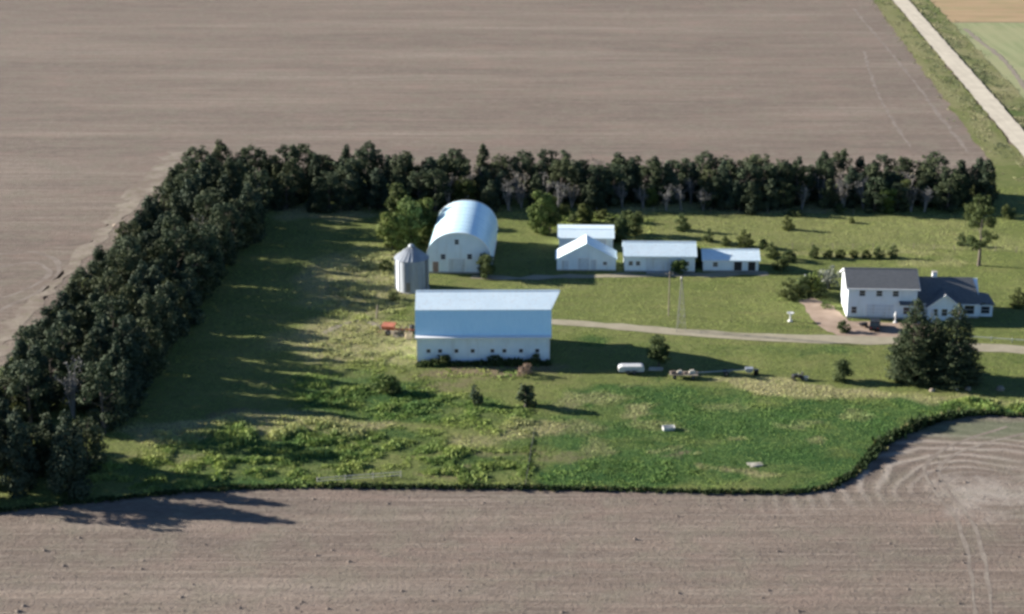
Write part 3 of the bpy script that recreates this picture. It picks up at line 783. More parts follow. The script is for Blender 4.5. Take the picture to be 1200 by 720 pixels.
def gable_y(root, L, W, eave, rise, roofm, wallm, ov=.35, seams=10):
    """gable building with its gable end on the front"""
    hx, hy = L / 2, W / 2
    MB().prism([(-hx, -.5), (hx, -.5), (hx, eave), (0, eave + rise), (-hx, eave)], -hy, hy, 'y').build('wall', M[wallm], root)
    MB().box(-hx - .05, hx + .05, -hy - .05, hy + .05, -.6, .22).build('foundation', M['concrete'], root)
    sl = rise / hx
    for s in (-1, 1):
        f = [(s * (hx + ov), -hy - ov, eave - sl * ov + .14), (s * (hx + ov), hy + ov, eave - sl * ov + .14), (0, hy + ov, eave + rise + .14), (0, -hy - ov, eave + rise + .14)]
        if s < 0: f = f[::-1]
        m = MB(); slab(m, f, .12); o = m.build('roof_slope', M[roofm], root)
        if seams:
            m = MB(); ribs(m, f[0], f[1], f[3], f[2], seams) if s > 0 else ribs(m, f[3], f[2], f[0], f[1], seams); m.build('seam', M[roofm], o)
    MB().prism([(-.18, eave + rise + .12), (.18, eave + rise + .12), (0, eave + rise + .24)], -hy - ov, hy + ov, 'y').build('ridge_cap', M[roofm], root)
    return hx, hy


# ---- gable-fronted shed
root, L = place((652.5, 318), (721.5, 318.5), 5.6, 'gabled_shed')
tag(root, 'white shed with its broad gable end and door facing the drive', 'shed')
hx, hy = gable_y(root, L, 5.6, 2.35, 3.05, 'white_metal', 'white_board', .3)
plank_door(root, 'door', -1.6, .5, -hy, .2, 2.5, 'door', 5)
plank_door(root, 'side_door', .9, 1.9, -hy, .2, 2.2, 'door', 3)
plank_door(root, 'side_door', -4.7, -3.5, -hy, .2, 2.0, 'door', 4)
window(root, 3.6, -hy, 1.5, .7, .6)

# ---- shed behind it
root, L = place((655, 293), (718, 293.5), 6.4, 'low_shed')
tag(root, 'low white shed with a two-pitch metal roof behind the gable-fronted shed', 'shed')
hx, hy = L / 2, 3.2
MB().prism([(-hy, -.5), (hy, -.5), (hy, 2.5), (1.6, 3.5), (-.6, 3.35), (-hy, 2.35)], -hx, hx).build('wall', M['white_board'], root)
for nm, f in (('front_roof', [(-hx - .3, -hy - .3, 2.38), (hx + .3, -hy - .3, 2.38), (hx + .3, -.5, 3.5), (-hx - .3, -.5, 3.5)]), ('main_roof', [(-hx - .3, -.62, 3.53), (hx + .3, -.62, 3.53), (hx + .3, 1.7, 3.72), (-hx - .3, 1.7, 3.72)]), ('back_roof', [(-hx - .3, 1.7, 3.70), (hx + .3, 1.7, 3.70), (hx + .3, hy + .3, 2.5), (-hx - .3, hy + .3, 2.5)])):
    m = MB(); slab(m, f, .12); o = m.build(nm, M['white_metal'], root)
    m = MB(); ribs(m, f[0], f[1], f[3], f[2], 14); m.build('seam', M['white_metal'], o)
plank_door(root, 'door', 2.0, 4.0, -hy, .2, 2.0)

# ---- long white shed
root, L = place((732, 319.5), (814, 320), 6.6, 'long_shed')
tag(root, 'long white shed with a plain pale metal roof and wide doors', 'shed')
hx, hy = gable_x(root, L, 6.6, 3.25, 1.75, 'white_metal', 'white_board', .35, 18)
dr = MB().box(-2.7, 2.2, -.1, .02, .2, 2.9).build('sliding_door', M['door'], root, (0, -hy, 0))
MB().box(-3.0, 2.6, -.16, -.1, 2.92, 3.05).build('door_rail', M['steel'], dr)
for x in (-5.6, -4.2, 3.7, 5.2): window(root, x, -hy, 1.7, .75, .8)
MB().box(-2.6, 1.9, -1.2, -.06, -.3, .16).build('ramp', M['concrete'], root, (0, -hy, 0))

# ---- small white shed
root, L = place((824, 319), (888.5, 319.5), 5.4, 'small_shed')
tag(root, 'small low white shed with two dark open doorways', 'shed')
hx, hy = gable_x(root, L, 5.4, 2.3, 1.25, 'white_metal', 'white_board', .3, 14)
for x0, x1 in ((.6, 2.1), (3.3, 4.7)):
    o = MB().box(x0, x1, -.03, .02, .2, 2.0).build('doorway', M['opening'], root, (0, -hy, 0))
    MB().box(x0 - .1, x0, -.07, .02, .2, 2.0).box(x1, x1 + .1, -.07, .02, .2, 2.0).box(x0 - .1, x1 + .1, -.07, .02, 2.0, 2.1).build('frame', M['trim'], o)
window(root, -3.0, -hy, 1.4, .9, .85)

# ---- farmhouse
root, L = place((992, 373.5), (1073, 375), 9.5, 'farmhouse')
tag(root, 'white two-storey farmhouse with dark grey shingle roofs and a lower wing', 'house')
hx, hy = L / 2, 4.75
EV, RS = 5.75, 2.1
MB().prism([(-hy, -.5), (hy, -.5), (hy, EV), (0, EV + RS), (-hy, EV)], -hx, hx).build('wall', M['white'], root)
MB().box(-hx - .06, hx + .06, -hy - .06, hy + .06, -.6, .35).build('foundation', M['concrete'], root)
rf = None
for s in (-1, 1):
    sl = RS / hy; f = [(-hx - .4, s * (hy + .45), EV - sl * .45 + .14), (hx + .4, s * (hy + .45), EV - sl * .45 + .14), (hx + .4, 0, EV + RS + .14), (-hx - .4, 0, EV + RS + .14)]
    if s > 0: f = f[::-1]
    m = MB(); slab(m, f, .16); rf = m.build('roof_slope', M['shingle'], root)
    m = MB()
    for k in range(1, 16):
        u = k / 16; a = [tuple(np.array(f[0]) * (1 - u) + np.array(f[3]) * u), tuple(np.array(f[1]) * (1 - u) + np.array(f[2]) * u)]
        m.box(a[0][0], a[1][0], a[0][1] - .03, a[0][1] + .03, a[0][2] - .05, a[0][2] + .03) if s < 0 else m.box(a[1][0], a[0][0], a[0][1] - .03, a[0][1] + .03, a[0][2] - .05, a[0][2] + .03)
    m.build('shingle_course', M['shingle'], rf)
    MB().box(-hx - .4, hx + .4, s * (hy + .45) - .06, s * (hy + .45) + .06, EV - .25, EV - .02).build('gutter', M['trim'], root)
    sgn = s
    for xe in (-hx - .42, hx + .42):
        m = MB(); e = [(xe - .04, s * (hy + .45), EV - sl * .45 + .12), (xe + .04, s * (hy + .45), EV - sl * .45 + .12), (xe + .04, 0, EV + RS + .12), (xe - .04, 0, EV + RS + .12)]
        slab(m, e if s < 0 else e[::-1], .24); m.build('bargeboard', M['trim'], root)
MB().prism([(-.2, EV + RS + .12), (.2, EV + RS + .12), (0, EV + RS + .24)], -hx - .4, hx + .4).build('ridge_cap', M['shingle'], root)
for x in (-3.6, -.6, 2.3): window(root, x, -hy, 4.75, 1.0, 1.0)
gd = MB().box(-2.6, 2.4, -.05, .02, .25, 2.75).build('garage_door', M['trim'], root, (-.2, -hy, 0))
for k in range(4): MB().box(-2.45, 2.25, -.085, -.051, .33 + k * .61, .84 + k * .61).build('door_panel', M['door'], gd)
MB().prism([(-1.1, 2.95), (0, 3.3), (0, 3.42), (-1.1, 3.07)], 3.2, 6.2).build('awning', M['shingle'], root, (-.2, -hy - .02, 0))
window(root, 4.4, -hy, 1.6, 1.1, 1.3); window(root, -4.9, -hy, 1.6, .9, 1.2)
for y in (-1.8, 1.8): window(root, -hx, y, 4.4, .9, 1.2, 'left')
window(root, -hx, -1.5, 1.6, .9, 1.2, 'left')
# lower wing to the right
wx0, wx1, wy0, wy1 = hx + .02, hx + 11.3, -3.3, 4.3
wm, we, wr = (wy0 + wy1) / 2, 3.0, 3.3
MB().prism([(wy0, -.5), (wy1, -.5), (wy1, we), (wm, we + wr), (wy0, we)], wx0, wx1).build('wing_wall', M['white'], root)
MB().box(wx0 - .02, wx1 + .05, wy0 - .05, wy1 + .05, -.6, .3).build('wing_foundation', M['concrete'], root)
sl = wr / (wm - wy0)
for s in (-1, 1):
    ye = wm + s * (wm - wy0 + .5); f = [(wx0 + .01, ye, we - sl * .5 + .14), (wx1 + .4, ye, we - sl * .5 + .14), (wx1 - .9, wm, we + wr + .14), (wx0 + .01, wm, we + wr + .14)]
    if s > 0: f = f[::-1]
    m = MB(); slab(m, f, .15); m.build('wing_roof', M['shingle'], root)
MB().box(wx0 + .01, wx1, wy0 - .56, wy0 - .44, we - .5, we - .3).build('gutter', M['trim'], root)
# front gable of the wing
gx, gw = hx + 4.9, 2.9
MB().prism([(gx - gw, -.5), (gx + gw, -.5), (gx + gw, 2.6), (gx, 4.75), (gx - gw, 2.6)], wy0 - 1.9, wy0 + 1.5, 'y').build('porch_wall', M['white'], root)
for s in (-1, 1):
    f = [(gx + s * (gw + .35), wy0 - 2.2, 2.48), (gx + s * (gw + .35), wy0 + 2.4, 2.48), (gx, wy0 + 2.6, 4.92), (gx, wy0 - 2.2, 4.92)]
    if s < 0: f = f[::-1]
    m = MB(); slab(m, f, .13); m.build('porch_gable_roof', M['shingle'], root)
    m = MB(); e = [(gx + s * (gw + .37), wy0 - 2.26, 2.44), (gx + s * (gw + .37), wy0 - 2.19, 2.44), (gx, wy0 - 2.19, 4.95), (gx, wy0 - 2.26, 4.95)]
    slab(m, e if s > 0 else e[::-1], .24); m.build('bargeboard', M['trim'], root)
for x in (-1.7, 0, 1.7): window(root, gx + x, wy0 - 1.9, 1.55, .95, 1.25)
window(root, hx + 9.6, wy0, 1.55, 1.7, 1.6); window(root, hx + 1.1, wy0, 1.6, .8, 1.1)
ch = MB().box(-.4, .4, -.4, .4, we + wr - .8, we + wr + .9).build('chimney', M['trim'], root, (hx + 3.7, wm + .3, 0))
MB().box(-.48, .48, -.48, .48, we + wr + .9, we + wr + 1.02).build('chimney_cap', M['concrete'], ch)
# annexe with a lean-to roof at the far end
MB().prism([(wy0 + .9, -.5), (wy1 - .8, -.5), (wy1 - .8, 2.2), (wy0 + .9, 2.2)], wx1 + .01, wx1 + 2.6).build('annexe_wall', M['white'], root)
m = MB(); slab(m, [(wx1 - .3, wy0 + .5, 2.95), (wx1 + 2.95, wy0 + .5, 2.3), (wx1 + 2.95, wy1 - .4, 2.3), (wx1 - .3, wy1 - .4, 2.95)], .12); m.build('annexe_roof', M['shingle'], root)
window(root, wx1 + 1.3, wy0 + .9, 1.25, 1.5, 1.3)

# ================================================================== TREES
def leaf_mesh(name, lobes, nper, size, seed, flat=0.0):
    """leaf-sized faces spread through lobes (centre, radii); each lobe has its own tone"""
    g = np.random.default_rng(seed); C = []; T = []; O = []
    for c, r in lobes:
        n = max(6, int(nper * (r[0] * r[1] * r[2]) ** (2 / 3)))
        d = g.normal(size=(n, 3)); d /= np.linalg.norm(d, axis=1)[:, None]
        rad = g.uniform(0.25, 1.0, n) ** 0.45 * (1 + 0.18 * g.normal(size=n) * (g.random(n) < .3))
        C.append(np.array(c) + d * rad[:, None] * np.array(r)); O.append(d)
        tone = g.uniform(0.1, 0.8); T.append(np.clip(tone + g.normal(0, .22, n), 0, 1))
    C = np.concatenate(C); T = np.concatenate(T); O = np.concatenate(O); n = len(C)
    C[:, 2] = np.maximum(C[:, 2], 0.06)
    u = g.normal(size=(n, 3)); u -= (u * O).sum(1)[:, None] * O * 0.6
    u[:, 2] *= (1 - flat); u /= np.linalg.norm(u, axis=1)[:, None]
    w = np.cross(u, O + g.normal(0, .5, (n, 3))); w /= np.linalg.norm(w, axis=1)[:, None]
    s = size * g.uniform(.55, 1.35, n)[:, None]
    V = np.stack([C - u * s, C + w * s * .55, C + u * s, C - w * s * .55], 1)
    tone = np.repeat(np.column_stack([T, T, T, np.ones(n)])[:, None, :], 4, 1)
    return np_mesh(name, V.reshape(-1, 3), quads=np.arange(4 * n).reshape(-1, 4), tone=tone.reshape(-1, 4))


def limb_mesh(name, h, r0, targets, seed, top=0.95, lean=0.0):
    g = random.Random(seed); m = MB(); pts = []; n = 6
    for i in range(n + 1):
        u = i / n; pts.append((g.uniform(-.12, .12) * u * h * .12 + lean * u * h, g.uniform(-.12, .12) * u * h * .12, -.3 + u * (h * top + .3)))
    m.tube(pts, [r0 * (1.25 if i == 0 else 1) * (1 - .85 * i / n) for i in range(n + 1)], 7)
    for c in targets:
        z0 = min(max(c[2] - math.hypot(c[0], c[1]) * .7, h * .12), h * .85); u = (z0 + .3) / (h * top + .3); k = min(int(u * n), n - 1)
        a = Vector(pts[k]).lerp(Vector(pts[k + 1]), u * n - k); c = Vector(c)
        mid = a.lerp(c, .5) + Vector((0, 0, -.05 * (c - a).length))
        m.tube([a, mid, c], [r0 * .34 * (1 - .5 * u), r0 * .2, r0 * .07], 5)
    return m.mesh(name)


VAR = {}
def tree_kind(key, tm, tmat, cm, cmat): VAR[key] = (tm, M[tmat], cm, M[cmat])


def mk_cedar(key, h, w, seed, mat='cedar'):
    g = random.Random(seed); lobes = []
    nl = int(h * 2.6)
    for i in range(nl):
        u = (i + g.random()) / nl; rr = w / 2 * (0.75 + .35 * g.random()) * (1 - u ** 1.7) ** .7 * (0.72 + .28 * min(1, u * 4))
        a = g.random() * 6.283; s = w * g.uniform(.15, .24) * (1.1 - .55 * u)
        lobes.append(((rr * .72 * math.cos(a), rr * .72 * math.sin(a), .5 + u * (h - .9)), (s, s, s * g.uniform(.9, 1.5))))
    lobes.append(((0, 0, h * .45), (w * .22, w * .22, h * .36)))
    tree_kind(key, limb_mesh(key + '_trunk', h, .17, [l[0] for l in lobes[::4]], seed), 'bark', leaf_mesh(key + '_crown', lobes, 125, .26, seed), mat)


def mk_broad(key, h, w, seed, mat='leaf', base=.3, nl=22, nper=85, size=.24, bark='bark', lob=.2):
    g = random.Random(seed); lobes = []
    for i in range(nl):
        a = g.random() * 6.283; u = g.random(); z = base + (1 - base) * u
        rr = w / 2 * math.sin(math.pi * (0.12 + .78 * u)) ** .7 * math.sqrt(g.uniform(.15, 1)) * .85
        s = w * lob * g.uniform(.6, 1.15)
        lobes.append(((rr * math.cos(a), rr * math.sin(a), max(s * .6, z * h - s * .6)), (s, s, s * g.uniform(.65, .95))))
    if h < 8: lobes.append(((0, 0, h * .5), (w * .27, w * .27, h * .36)))
    tree_kind(key, limb_mesh(key + '_trunk', h * .8, h * .024 + .03, [l[0] for l in lobes[::2]], seed), bark, leaf_mesh(key + '_crown', lobes, nper, size, seed), mat)


def mk_bare(key, h, w, seed):
    """grey tree with hardly any leaves: many thin upright limbs and a haze of twigs"""
    g = random.Random(seed); m = MB(); ends = []
    for k in range(g.randint(3, 5)):
        a = g.random() * 6.283; s = g.uniform(.15, .42) * w; top = h * g.uniform(.72, 1.0)
        p = [(0, 0, -.3), (s * .3 * math.cos(a), s * .3 * math.sin(a), top * .3), (s * .8 * math.cos(a + .2), s * .8 * math.sin(a + .2), top * .68), (s * math.cos(a), s * math.sin(a), top)]
        m.tube(p, [.16, .12, .075, .02], 5)
        for j in range(11):
            u = g.uniform(.22, .97); q = Vector(p[1]).lerp(Vector(p[2]), u * 1.4) if u < .6 else Vector(p[2]).lerp(Vector(p[3]), (u - .6) / .4)
            b = g.random() * 6.283; l = g.uniform(.6, 1.5) * w * .22
            e = q + Vector((math.cos(b) * l, math.sin(b) * l, l * g.uniform(.4, 1.2))); m.tube([q, e], [.045, .015], 4, False); ends.append(e)
    lobes = [(tuple(e), (.5, .5, .55)) for e in ends]
    tree_kind(key, m.mesh(key + '_trunk'), 'greybark', leaf_mesh(key + '_crown', lobes, 26, .20, seed), 'greytwig')


def mk_spruce(key, h, w, seed):
    g = random.Random(seed); lobes = []; nl = int(h * 1.9)
    for i in range(nl):
        u = i / nl; rr = w / 2 * (1 - u) ** .58 * (.6 + .4 * min(1, u * 5 + .3)); nb = max(3, int(11 * (1 - u) + 3))
        for k in range(nb):
            a = 6.283 * k / nb + g.uniform(-.3, .3) + i; q = rr * g.uniform(.72, 1.12); L = q * .34 + .25
            lobes.append(((q * .68 * math.cos(a), q * .68 * math.sin(a), .55 + u * (h - .8) - q * .12 + g.uniform(-.15, .15)), (L * (.55 + .5 * abs(math.cos(a))), L * (.55 + .5 * abs(math.sin(a))), .28 + .1 * (1 - u))))
    lobes.append(((0, 0, h - .5), (.3, .3, .7)))
    tree_kind(key, limb_mesh(key + '_trunk', h, .28, [l[0] for l in lobes[::6]], seed, .98), 'bark', leaf_mesh(key + '_crown', lobes, 125, .2, seed, .3), 'spruce')


for i in range(5): mk_cedar('cedar%d' % i, [9.0, 10.2, 8.2, 11.0, 9.6][i], [6.2, 6.6, 6.0, 6.0, 7.0][i], 100 + i)
for i in range(5): mk_broad('pine%d' % i, [9.5, 10.5, 8.8, 11.2, 9.9][i], [7.0, 7.4, 6.4, 7.0, 7.8][i], 140 + i, 'pine', .04, 46, 90, .25, 'bark', .15)
for i in range(4): mk_bare('bare%d' % i, [8.6, 9.4, 7.6, 8.9][i], [4.0, 4.6, 3.8, 5.0][i], 170 + i)
for i in range(3): mk_spruce('spruce%d' % i, [14.2, 13.6, 11.0][i], [10.6, 11.0, 9.5][i], 190 + i)
for i in range(3): mk_broad('tree%d' % i, [6.5, 5.6, 7.2][i], [5.6, 5.2, 5.0][i], 210 + i, 'leaf', .12, 26, 170, .22)
for i in range(3): mk_broad('dull%d' % i, [5.4, 4.4, 6.2][i], [4.2, 3.8, 3.6][i], 230 + i, 'leaf2', .18, 24, 240, .19, 'bark', .23)
for i in range(3): mk_broad('shrub%d' % i, [2.2, 1.7, 2.6][i], [2.6, 2.3, 2.6][i], 250 + i, 'leaf2', .1, 18, 260, .16)
for i in range(2): mk_broad('green_shrub%d' % i, [2.2, 1.8][i], [3.2, 2.6][i], 260 + i, 'leaf', .1, 14, 150, .17)
mk_broad('silver_shrub0', 2.4, 3.0, 270, 'silverleaf', .1, 14, 150, .17)
mk_broad('dead_brush0', 2.2, 3.2, 275, 'straw', .1, 14, 120, .16, 'greybark')
mk_cedar('little_pine0', 3.6, 2.5, 280, 'spruce'); mk_cedar('little_pine1', 3.9, 3.0, 281, 'spruce')
mk_broad('open_tree0', 14.0, 8.4, 293, 'leaf2', .34, 26, 150, .24, 'bark', .16)


def tree(name, key, x, y, label, group=None, scale=1.0, sz=None, cat='tree', rz=None):
    tm, tmat, cm, cmat = VAR[key]
    r = empty(name, (x, y, yz(x, y) - .03), random.uniform(0, 6.283) if rz is None else rz)
    r.scale = (scale, scale, sz or scale)
    tag(r, label, cat, group)
    link_mesh('trunk', tm, tmat, r); link_mesh('crown', cm, cmat, r)
    return r


def along(line, u):
    line = [np.array(p) for p in line]; d = [np.linalg.norm(b - a) for a, b in zip(line, line[1:])]; s = u * sum(d)
    for a, b, l in zip(line, line[1:], d):
        if s <= l: return a + (b - a) * s / l
        s -= l
    return line[-1]


# windbreak down the side
LO = [gp(*p) for p in [(230, 214), (190, 268), (142, 328), (92, 380), (52, 424), (-32, 514), (-82, 592)]]
LI = [gp(*p) for p in [(304, 262), (262, 314), (222, 368), (188, 418), (154, 466), (108, 532), (80, 582)]]
rowsL = 4; nL = 30
KINDS = {'cedar': 'dark bushy cedar', 'pine': 'olive pine', 'bare': 'grey leafless tree'}; NAMES = {'cedar': 'cedar_tree', 'pine': 'pine_tree', 'bare': 'leafless_tree'}; NV = {'cedar': 5, 'pine': 5, 'bare': 4}


def sizeword(v): return 'tall ' if v > 10.4 else 'short ' if v < 8.4 else ''


HT = {'cedar': [9.0, 10.2, 8.2, 11.0, 9.6], 'pine': [9.5, 10.5, 8.8, 11.2, 9.9], 'bare': [8.6, 9.4, 7.6, 8.9]}
for r_ in range(rowsL):
    for i in range(nL):
        u = (i + .5 * (r_ % 2) + random.uniform(-.22, .22)) / (nL - .5); u = min(max(u, 0), 1)
        w_ = r_ / (rowsL - 1) + random.uniform(-.05, .05)
        p = along(LO, u) * (1 - w_) + along(LI, u) * w_
        q = random.random(); kk = ('bare' if (q < .06 and 0 < r_ < 3) else 'cedar' if q < .55 else 'pine')
        n_ = random.randrange(NV[kk]); sz_ = random.uniform(.95, 1.07) * (.88 if r_ == 0 else 1.05) * (.80 + .55 * float(vnoise(u * 9.0, .5, 21)) if r_ > 1 else 1)
        hd = np.array([math.cos(SUN_HEAD), math.sin(SUN_HEAD)]); gap = [abs(float(np.cross(p - np.array(gp(*q_)), hd))) for q_ in ((200, 533), (310, 503))]
        if u > .88: sz_ *= .95
        if gap[0] < 3.9: continue                      # a real gap in the row near its front end
        if gap[1] < 3.0: sz_ *= .55                    # stunted trees
        where = ('on the field edge of' if r_ == 0 else 'on the yard edge of' if r_ == 3 else 'inside') + ' the side windbreak'
        part_ = ' near its corner' if u < .22 else ' near its front end' if u > .78 else ' along its middle'
        tree(NAMES[kk], kk + str(n_), p[0], p[1], sizeword(HT[kk][n_] * sz_) + KINDS[kk] + ' ' + where + part_, KINDS[kk] + 's of the side windbreak', random.uniform(.95, 1.15), sz_)
# windbreak behind the buildings
BF = [gp(*p) for p in [(300, 247), (450, 245), (600, 246), (800, 246), (1000, 248), (1120, 247)]]
BB = [gp(*p) for p in [(235, 216), (450, 222), (600, 224), (800, 226), (1000, 229), (1145, 229)]]
rowsB = 4; nB = 40
for r_ in range(rowsB):
    for i in range(nB):
        u = (i + .5 * (r_ % 2) + random.uniform(-.25, .25)) / (nB - .5); u = min(max(u, 0), 1)
        w_ = r_ / (rowsB - 1) + random.uniform(-.12, .12); p = along(BF, u) * (1 - w_) + along(BB, u) * w_
        q = random.random(); thr = (.45 if u > .38 else .14) if r_ == 0 else .10 if u > .4 else .04
        kk = 'bare' if q < thr else ('cedar' if random.random() < .45 else 'pine'); n_ = random.randrange(NV[kk])
        sc_ = random.uniform(.8, 1.08); sz_ = random.uniform(.84, 1.02) * (.82 if r_ == 0 else 1.0) * (1.06 if u < .25 else .95)
        where = ' in the back windbreak ' + ('on its yard side ' if r_ == 0 else 'on its field side ' if r_ == 3 else '')
        where += 'near its corner' if u < .16 else 'behind the arched barn' if u < .4 else 'behind the white sheds' if u < .7 else 'behind the back lawn' if u < .9 else 'at its road end'
        tree(NAMES[kk], kk + str(n_), p[0], p[1], sizeword(HT[kk][n_] * sz_) + KINDS[kk] + where, KINDS[kk] + 's of the back windbreak', sc_, sz_)

T = lambda name, key, px, py, label, s=1.0, sz=None, group=None, cat='tree': tree(name, key, *gp(px, py), label, group, s, sz, cat)
T('spruce_tree', 'spruce0', 1069, 446, 'tall dark spruce beside the drive, nearer the garage doors of a close pair', 1.0)
T('spruce_tree', 'spruce1', 1117, 449, 'tall dark spruce beside the drive, farther from the garage doors of a close pair', 1.0)
T('spruce_tree', 'spruce2', 1092, 441, 'shorter dark spruce standing behind the close pair of spruces', .95)
T('pine_tree', 'cedar3', 1154, 243, 'broad evergreen standing apart at the road end of the back windbreak', 1.0, .95)
T('yard_tree', 'open_tree0', 1147, 312, 'tall open tree with a bare lower trunk behind the house wing', 1.0)
T('yard_tree', 'tree0', 482, 289, 'large leafy green tree crowding the arched barn', 1.45, 1.5)
T('yard_tree', 'tree1', 460, 293, 'leafy green tree at the edge of the clump beside the arched barn', 1.25, 1.35)
T('yard_tree', 'tree2', 500, 284, 'green tree pressed against the side wall of the arched barn', 1.1, 1.3)
T('yard_tree', 'dull1', 470, 262, 'dull green tree behind the leafy clump near the arched barn', 1.5, 1.9)
T('yard_tree', 'dull0', 545, 243, 'dull green tree rising behind the arched roof', 1.3)
T('yard_tree', 'tree2', 634, 276, 'upright green tree between the arched barn and the sheds', 1.15, 1.3)
T('yard_tree', 'dull2', 645, 272, 'narrow dull green tree close behind the sheds', 1.25)
T('yard_tree', 'dull0', 569, 327, 'dark bushy tree hiding the corner of the arched barn', .9, .95)
T('yard_tree', 'dull1', 727, 284, 'dark bushy tree in the gap behind the long shed', 1.1)
T('yard_tree', 'dull0', 745, 276, 'dull green bushy tree rising behind the long shed roof', .95)
T('yard_tree', 'tree1', 796, 321, 'leafy bush in front of the long shed doors', .62, .5)
T('yard_tree', 'dull1', 818, 313, 'dark bush filling the gap between the long shed and the small shed', .8)
T('yard_tree', 'tree1', 762, 243, 'round pale green tree in front of the grey leafless trees', .8)
T('yard_tree', 'dull1', 686, 262, 'low bushy tree on the grass behind the sheds', .95)
T('yard_tree', 'dull2', 772, 432, 'small full tree standing at the edge of the barn shadow', 1.15, .95)
T('yard_tree', 'dull1', 985, 447, 'small round tree on the lawn facing the forecourt', .9, .8)
T('yard_tree', 'tree0', 1040, 250, 'green tree in front of the road end of the back windbreak', .85)
T('yard_tree', 'dull2', 1060, 245, 'dark green tree beside the road end of the back windbreak', 1.1)
T('yard_tree', 'dull0', 1082, 243, 'bushy tree tucked under the road end of the back windbreak', .9)
T('little_pine', 'little_pine0', 556, 475, 'small pointed pine in front of the barn, the slimmer of two', 1.25, 1.0)
T('little_pine', 'little_pine1', 616, 478, 'small pointed pine in front of the barn, the fuller of two', 1.45, 1.08)
T('shrub', 'green_shrub0', 452, 461, 'round green bush near the barn corner', 1.5, 1.4, cat='bush')
T('shrub', 'shrub2', 463, 462, 'dark bush beside the round green bush', 1.1, cat='bush')
T('dead_bush', 'dead_brush0', 614, 441, 'pale brown dead bush against the barn wall', 1.0, cat='bush')
T('shrub', 'shrub0', 520, 428, 'dark weedy bush against the barn wall under the windows', 1.0, .9, cat='bush')
T('shrub', 'shrub1', 581, 428, 'low dark bush against the barn wall beside the dead bush', 1.2, .9, cat='bush')
T('shrub', 'shrub1', 626, 427, 'low dark bush at the shaded corner of the barn', 1.1, 1.0, cat='bush')
T('shrub', 'shrub2', 923, 270, 'dark round shrub alone on the back lawn', 1.15, cat='bush')
T('shrub', 'shrub1', 984, 251, 'dark rounded shrub near the back windbreak', 1.15, 1.3, cat='bush')
T('shrub', 'shrub1', 998, 262, 'very small dark shrub on the back lawn', .75, cat='bush')
T('shrub', 'shrub0', 932, 253, 'low spreading dark shrub near the back windbreak', 1.4, .7, cat='bush')
T('shrub', 'shrub2', 1128, 288, 'dark shrub beside the foot of the tall open tree', 1.0, cat='bush')
T('shrub', 'shrub0', 1180, 256, 'dark shrub near the road end of the back lawn', 1.3, cat='bush')
T('shrub', 'shrub2', 1193, 360, 'dense round dark shrub beyond the house annexe', 1.5, 1.4, cat='bush')
T('shrub', 'shrub2', 925, 352, 'large dark shrub at the grassy end of the forecourt bed', 1.6, 1.5, cat='bush')
T('shrub', 'shrub0', 938, 347, 'dark shrub in the bed by the forecourt', 2.0, 1.9, cat='bush')
T('shrub', 'green_shrub1', 951, 346, 'bright green shrub in the bed by the forecourt', 1.9, 2.4, cat='bush')
T('shrub', 'silver_shrub0', 972, 338, 'silvery pale shrub beside the house wall', 1.6, 1.9, cat='bush')
T('shrub', 'shrub1', 962, 349, 'dark low shrub beside the silvery shrub', 1.8, 1.3, cat='bush')
T('shrub', 'green_shrub1', 969, 362, 'small green shrub on the forecourt edge', .8, cat='bush')
T('shrub', 'shrub0', 988, 390, 'round dark shrub standing on the forecourt gravel', .95, cat='bush')
for x in (953, 970, 985, 1000, 1015, 1029, 1046): T('shrub', 'shrub%d' % (x % 3), x, 303, 'small dark sapling in the neat row behind the house', .85 + .1 * (x % 2), 1.0, 'row of saplings', 'bush')
for x, y in ((660, 253), (670, 262), (705, 258), (720, 266), (735, 262), (800, 271), (830, 284), (850, 288), (872, 290), (895, 292), (905, 303), (915, 318), (925, 308)):
    T('shrub', 'shrub%d' % (x % 3), x, y, 'dark low shrub in the rough growth behind the sheds', .9 + .06 * (x % 9), None, 'shrubs behind the sheds', 'bush')
T('shrub', 'shrub1', 453, 318, 'low bush on the grass beside the grain bin', 1.3, cat='bush')
T('shrub', 'shrub0', 462, 352, 'dark weedy bush at the foot of the grain bin', .9, .7, cat='bush')

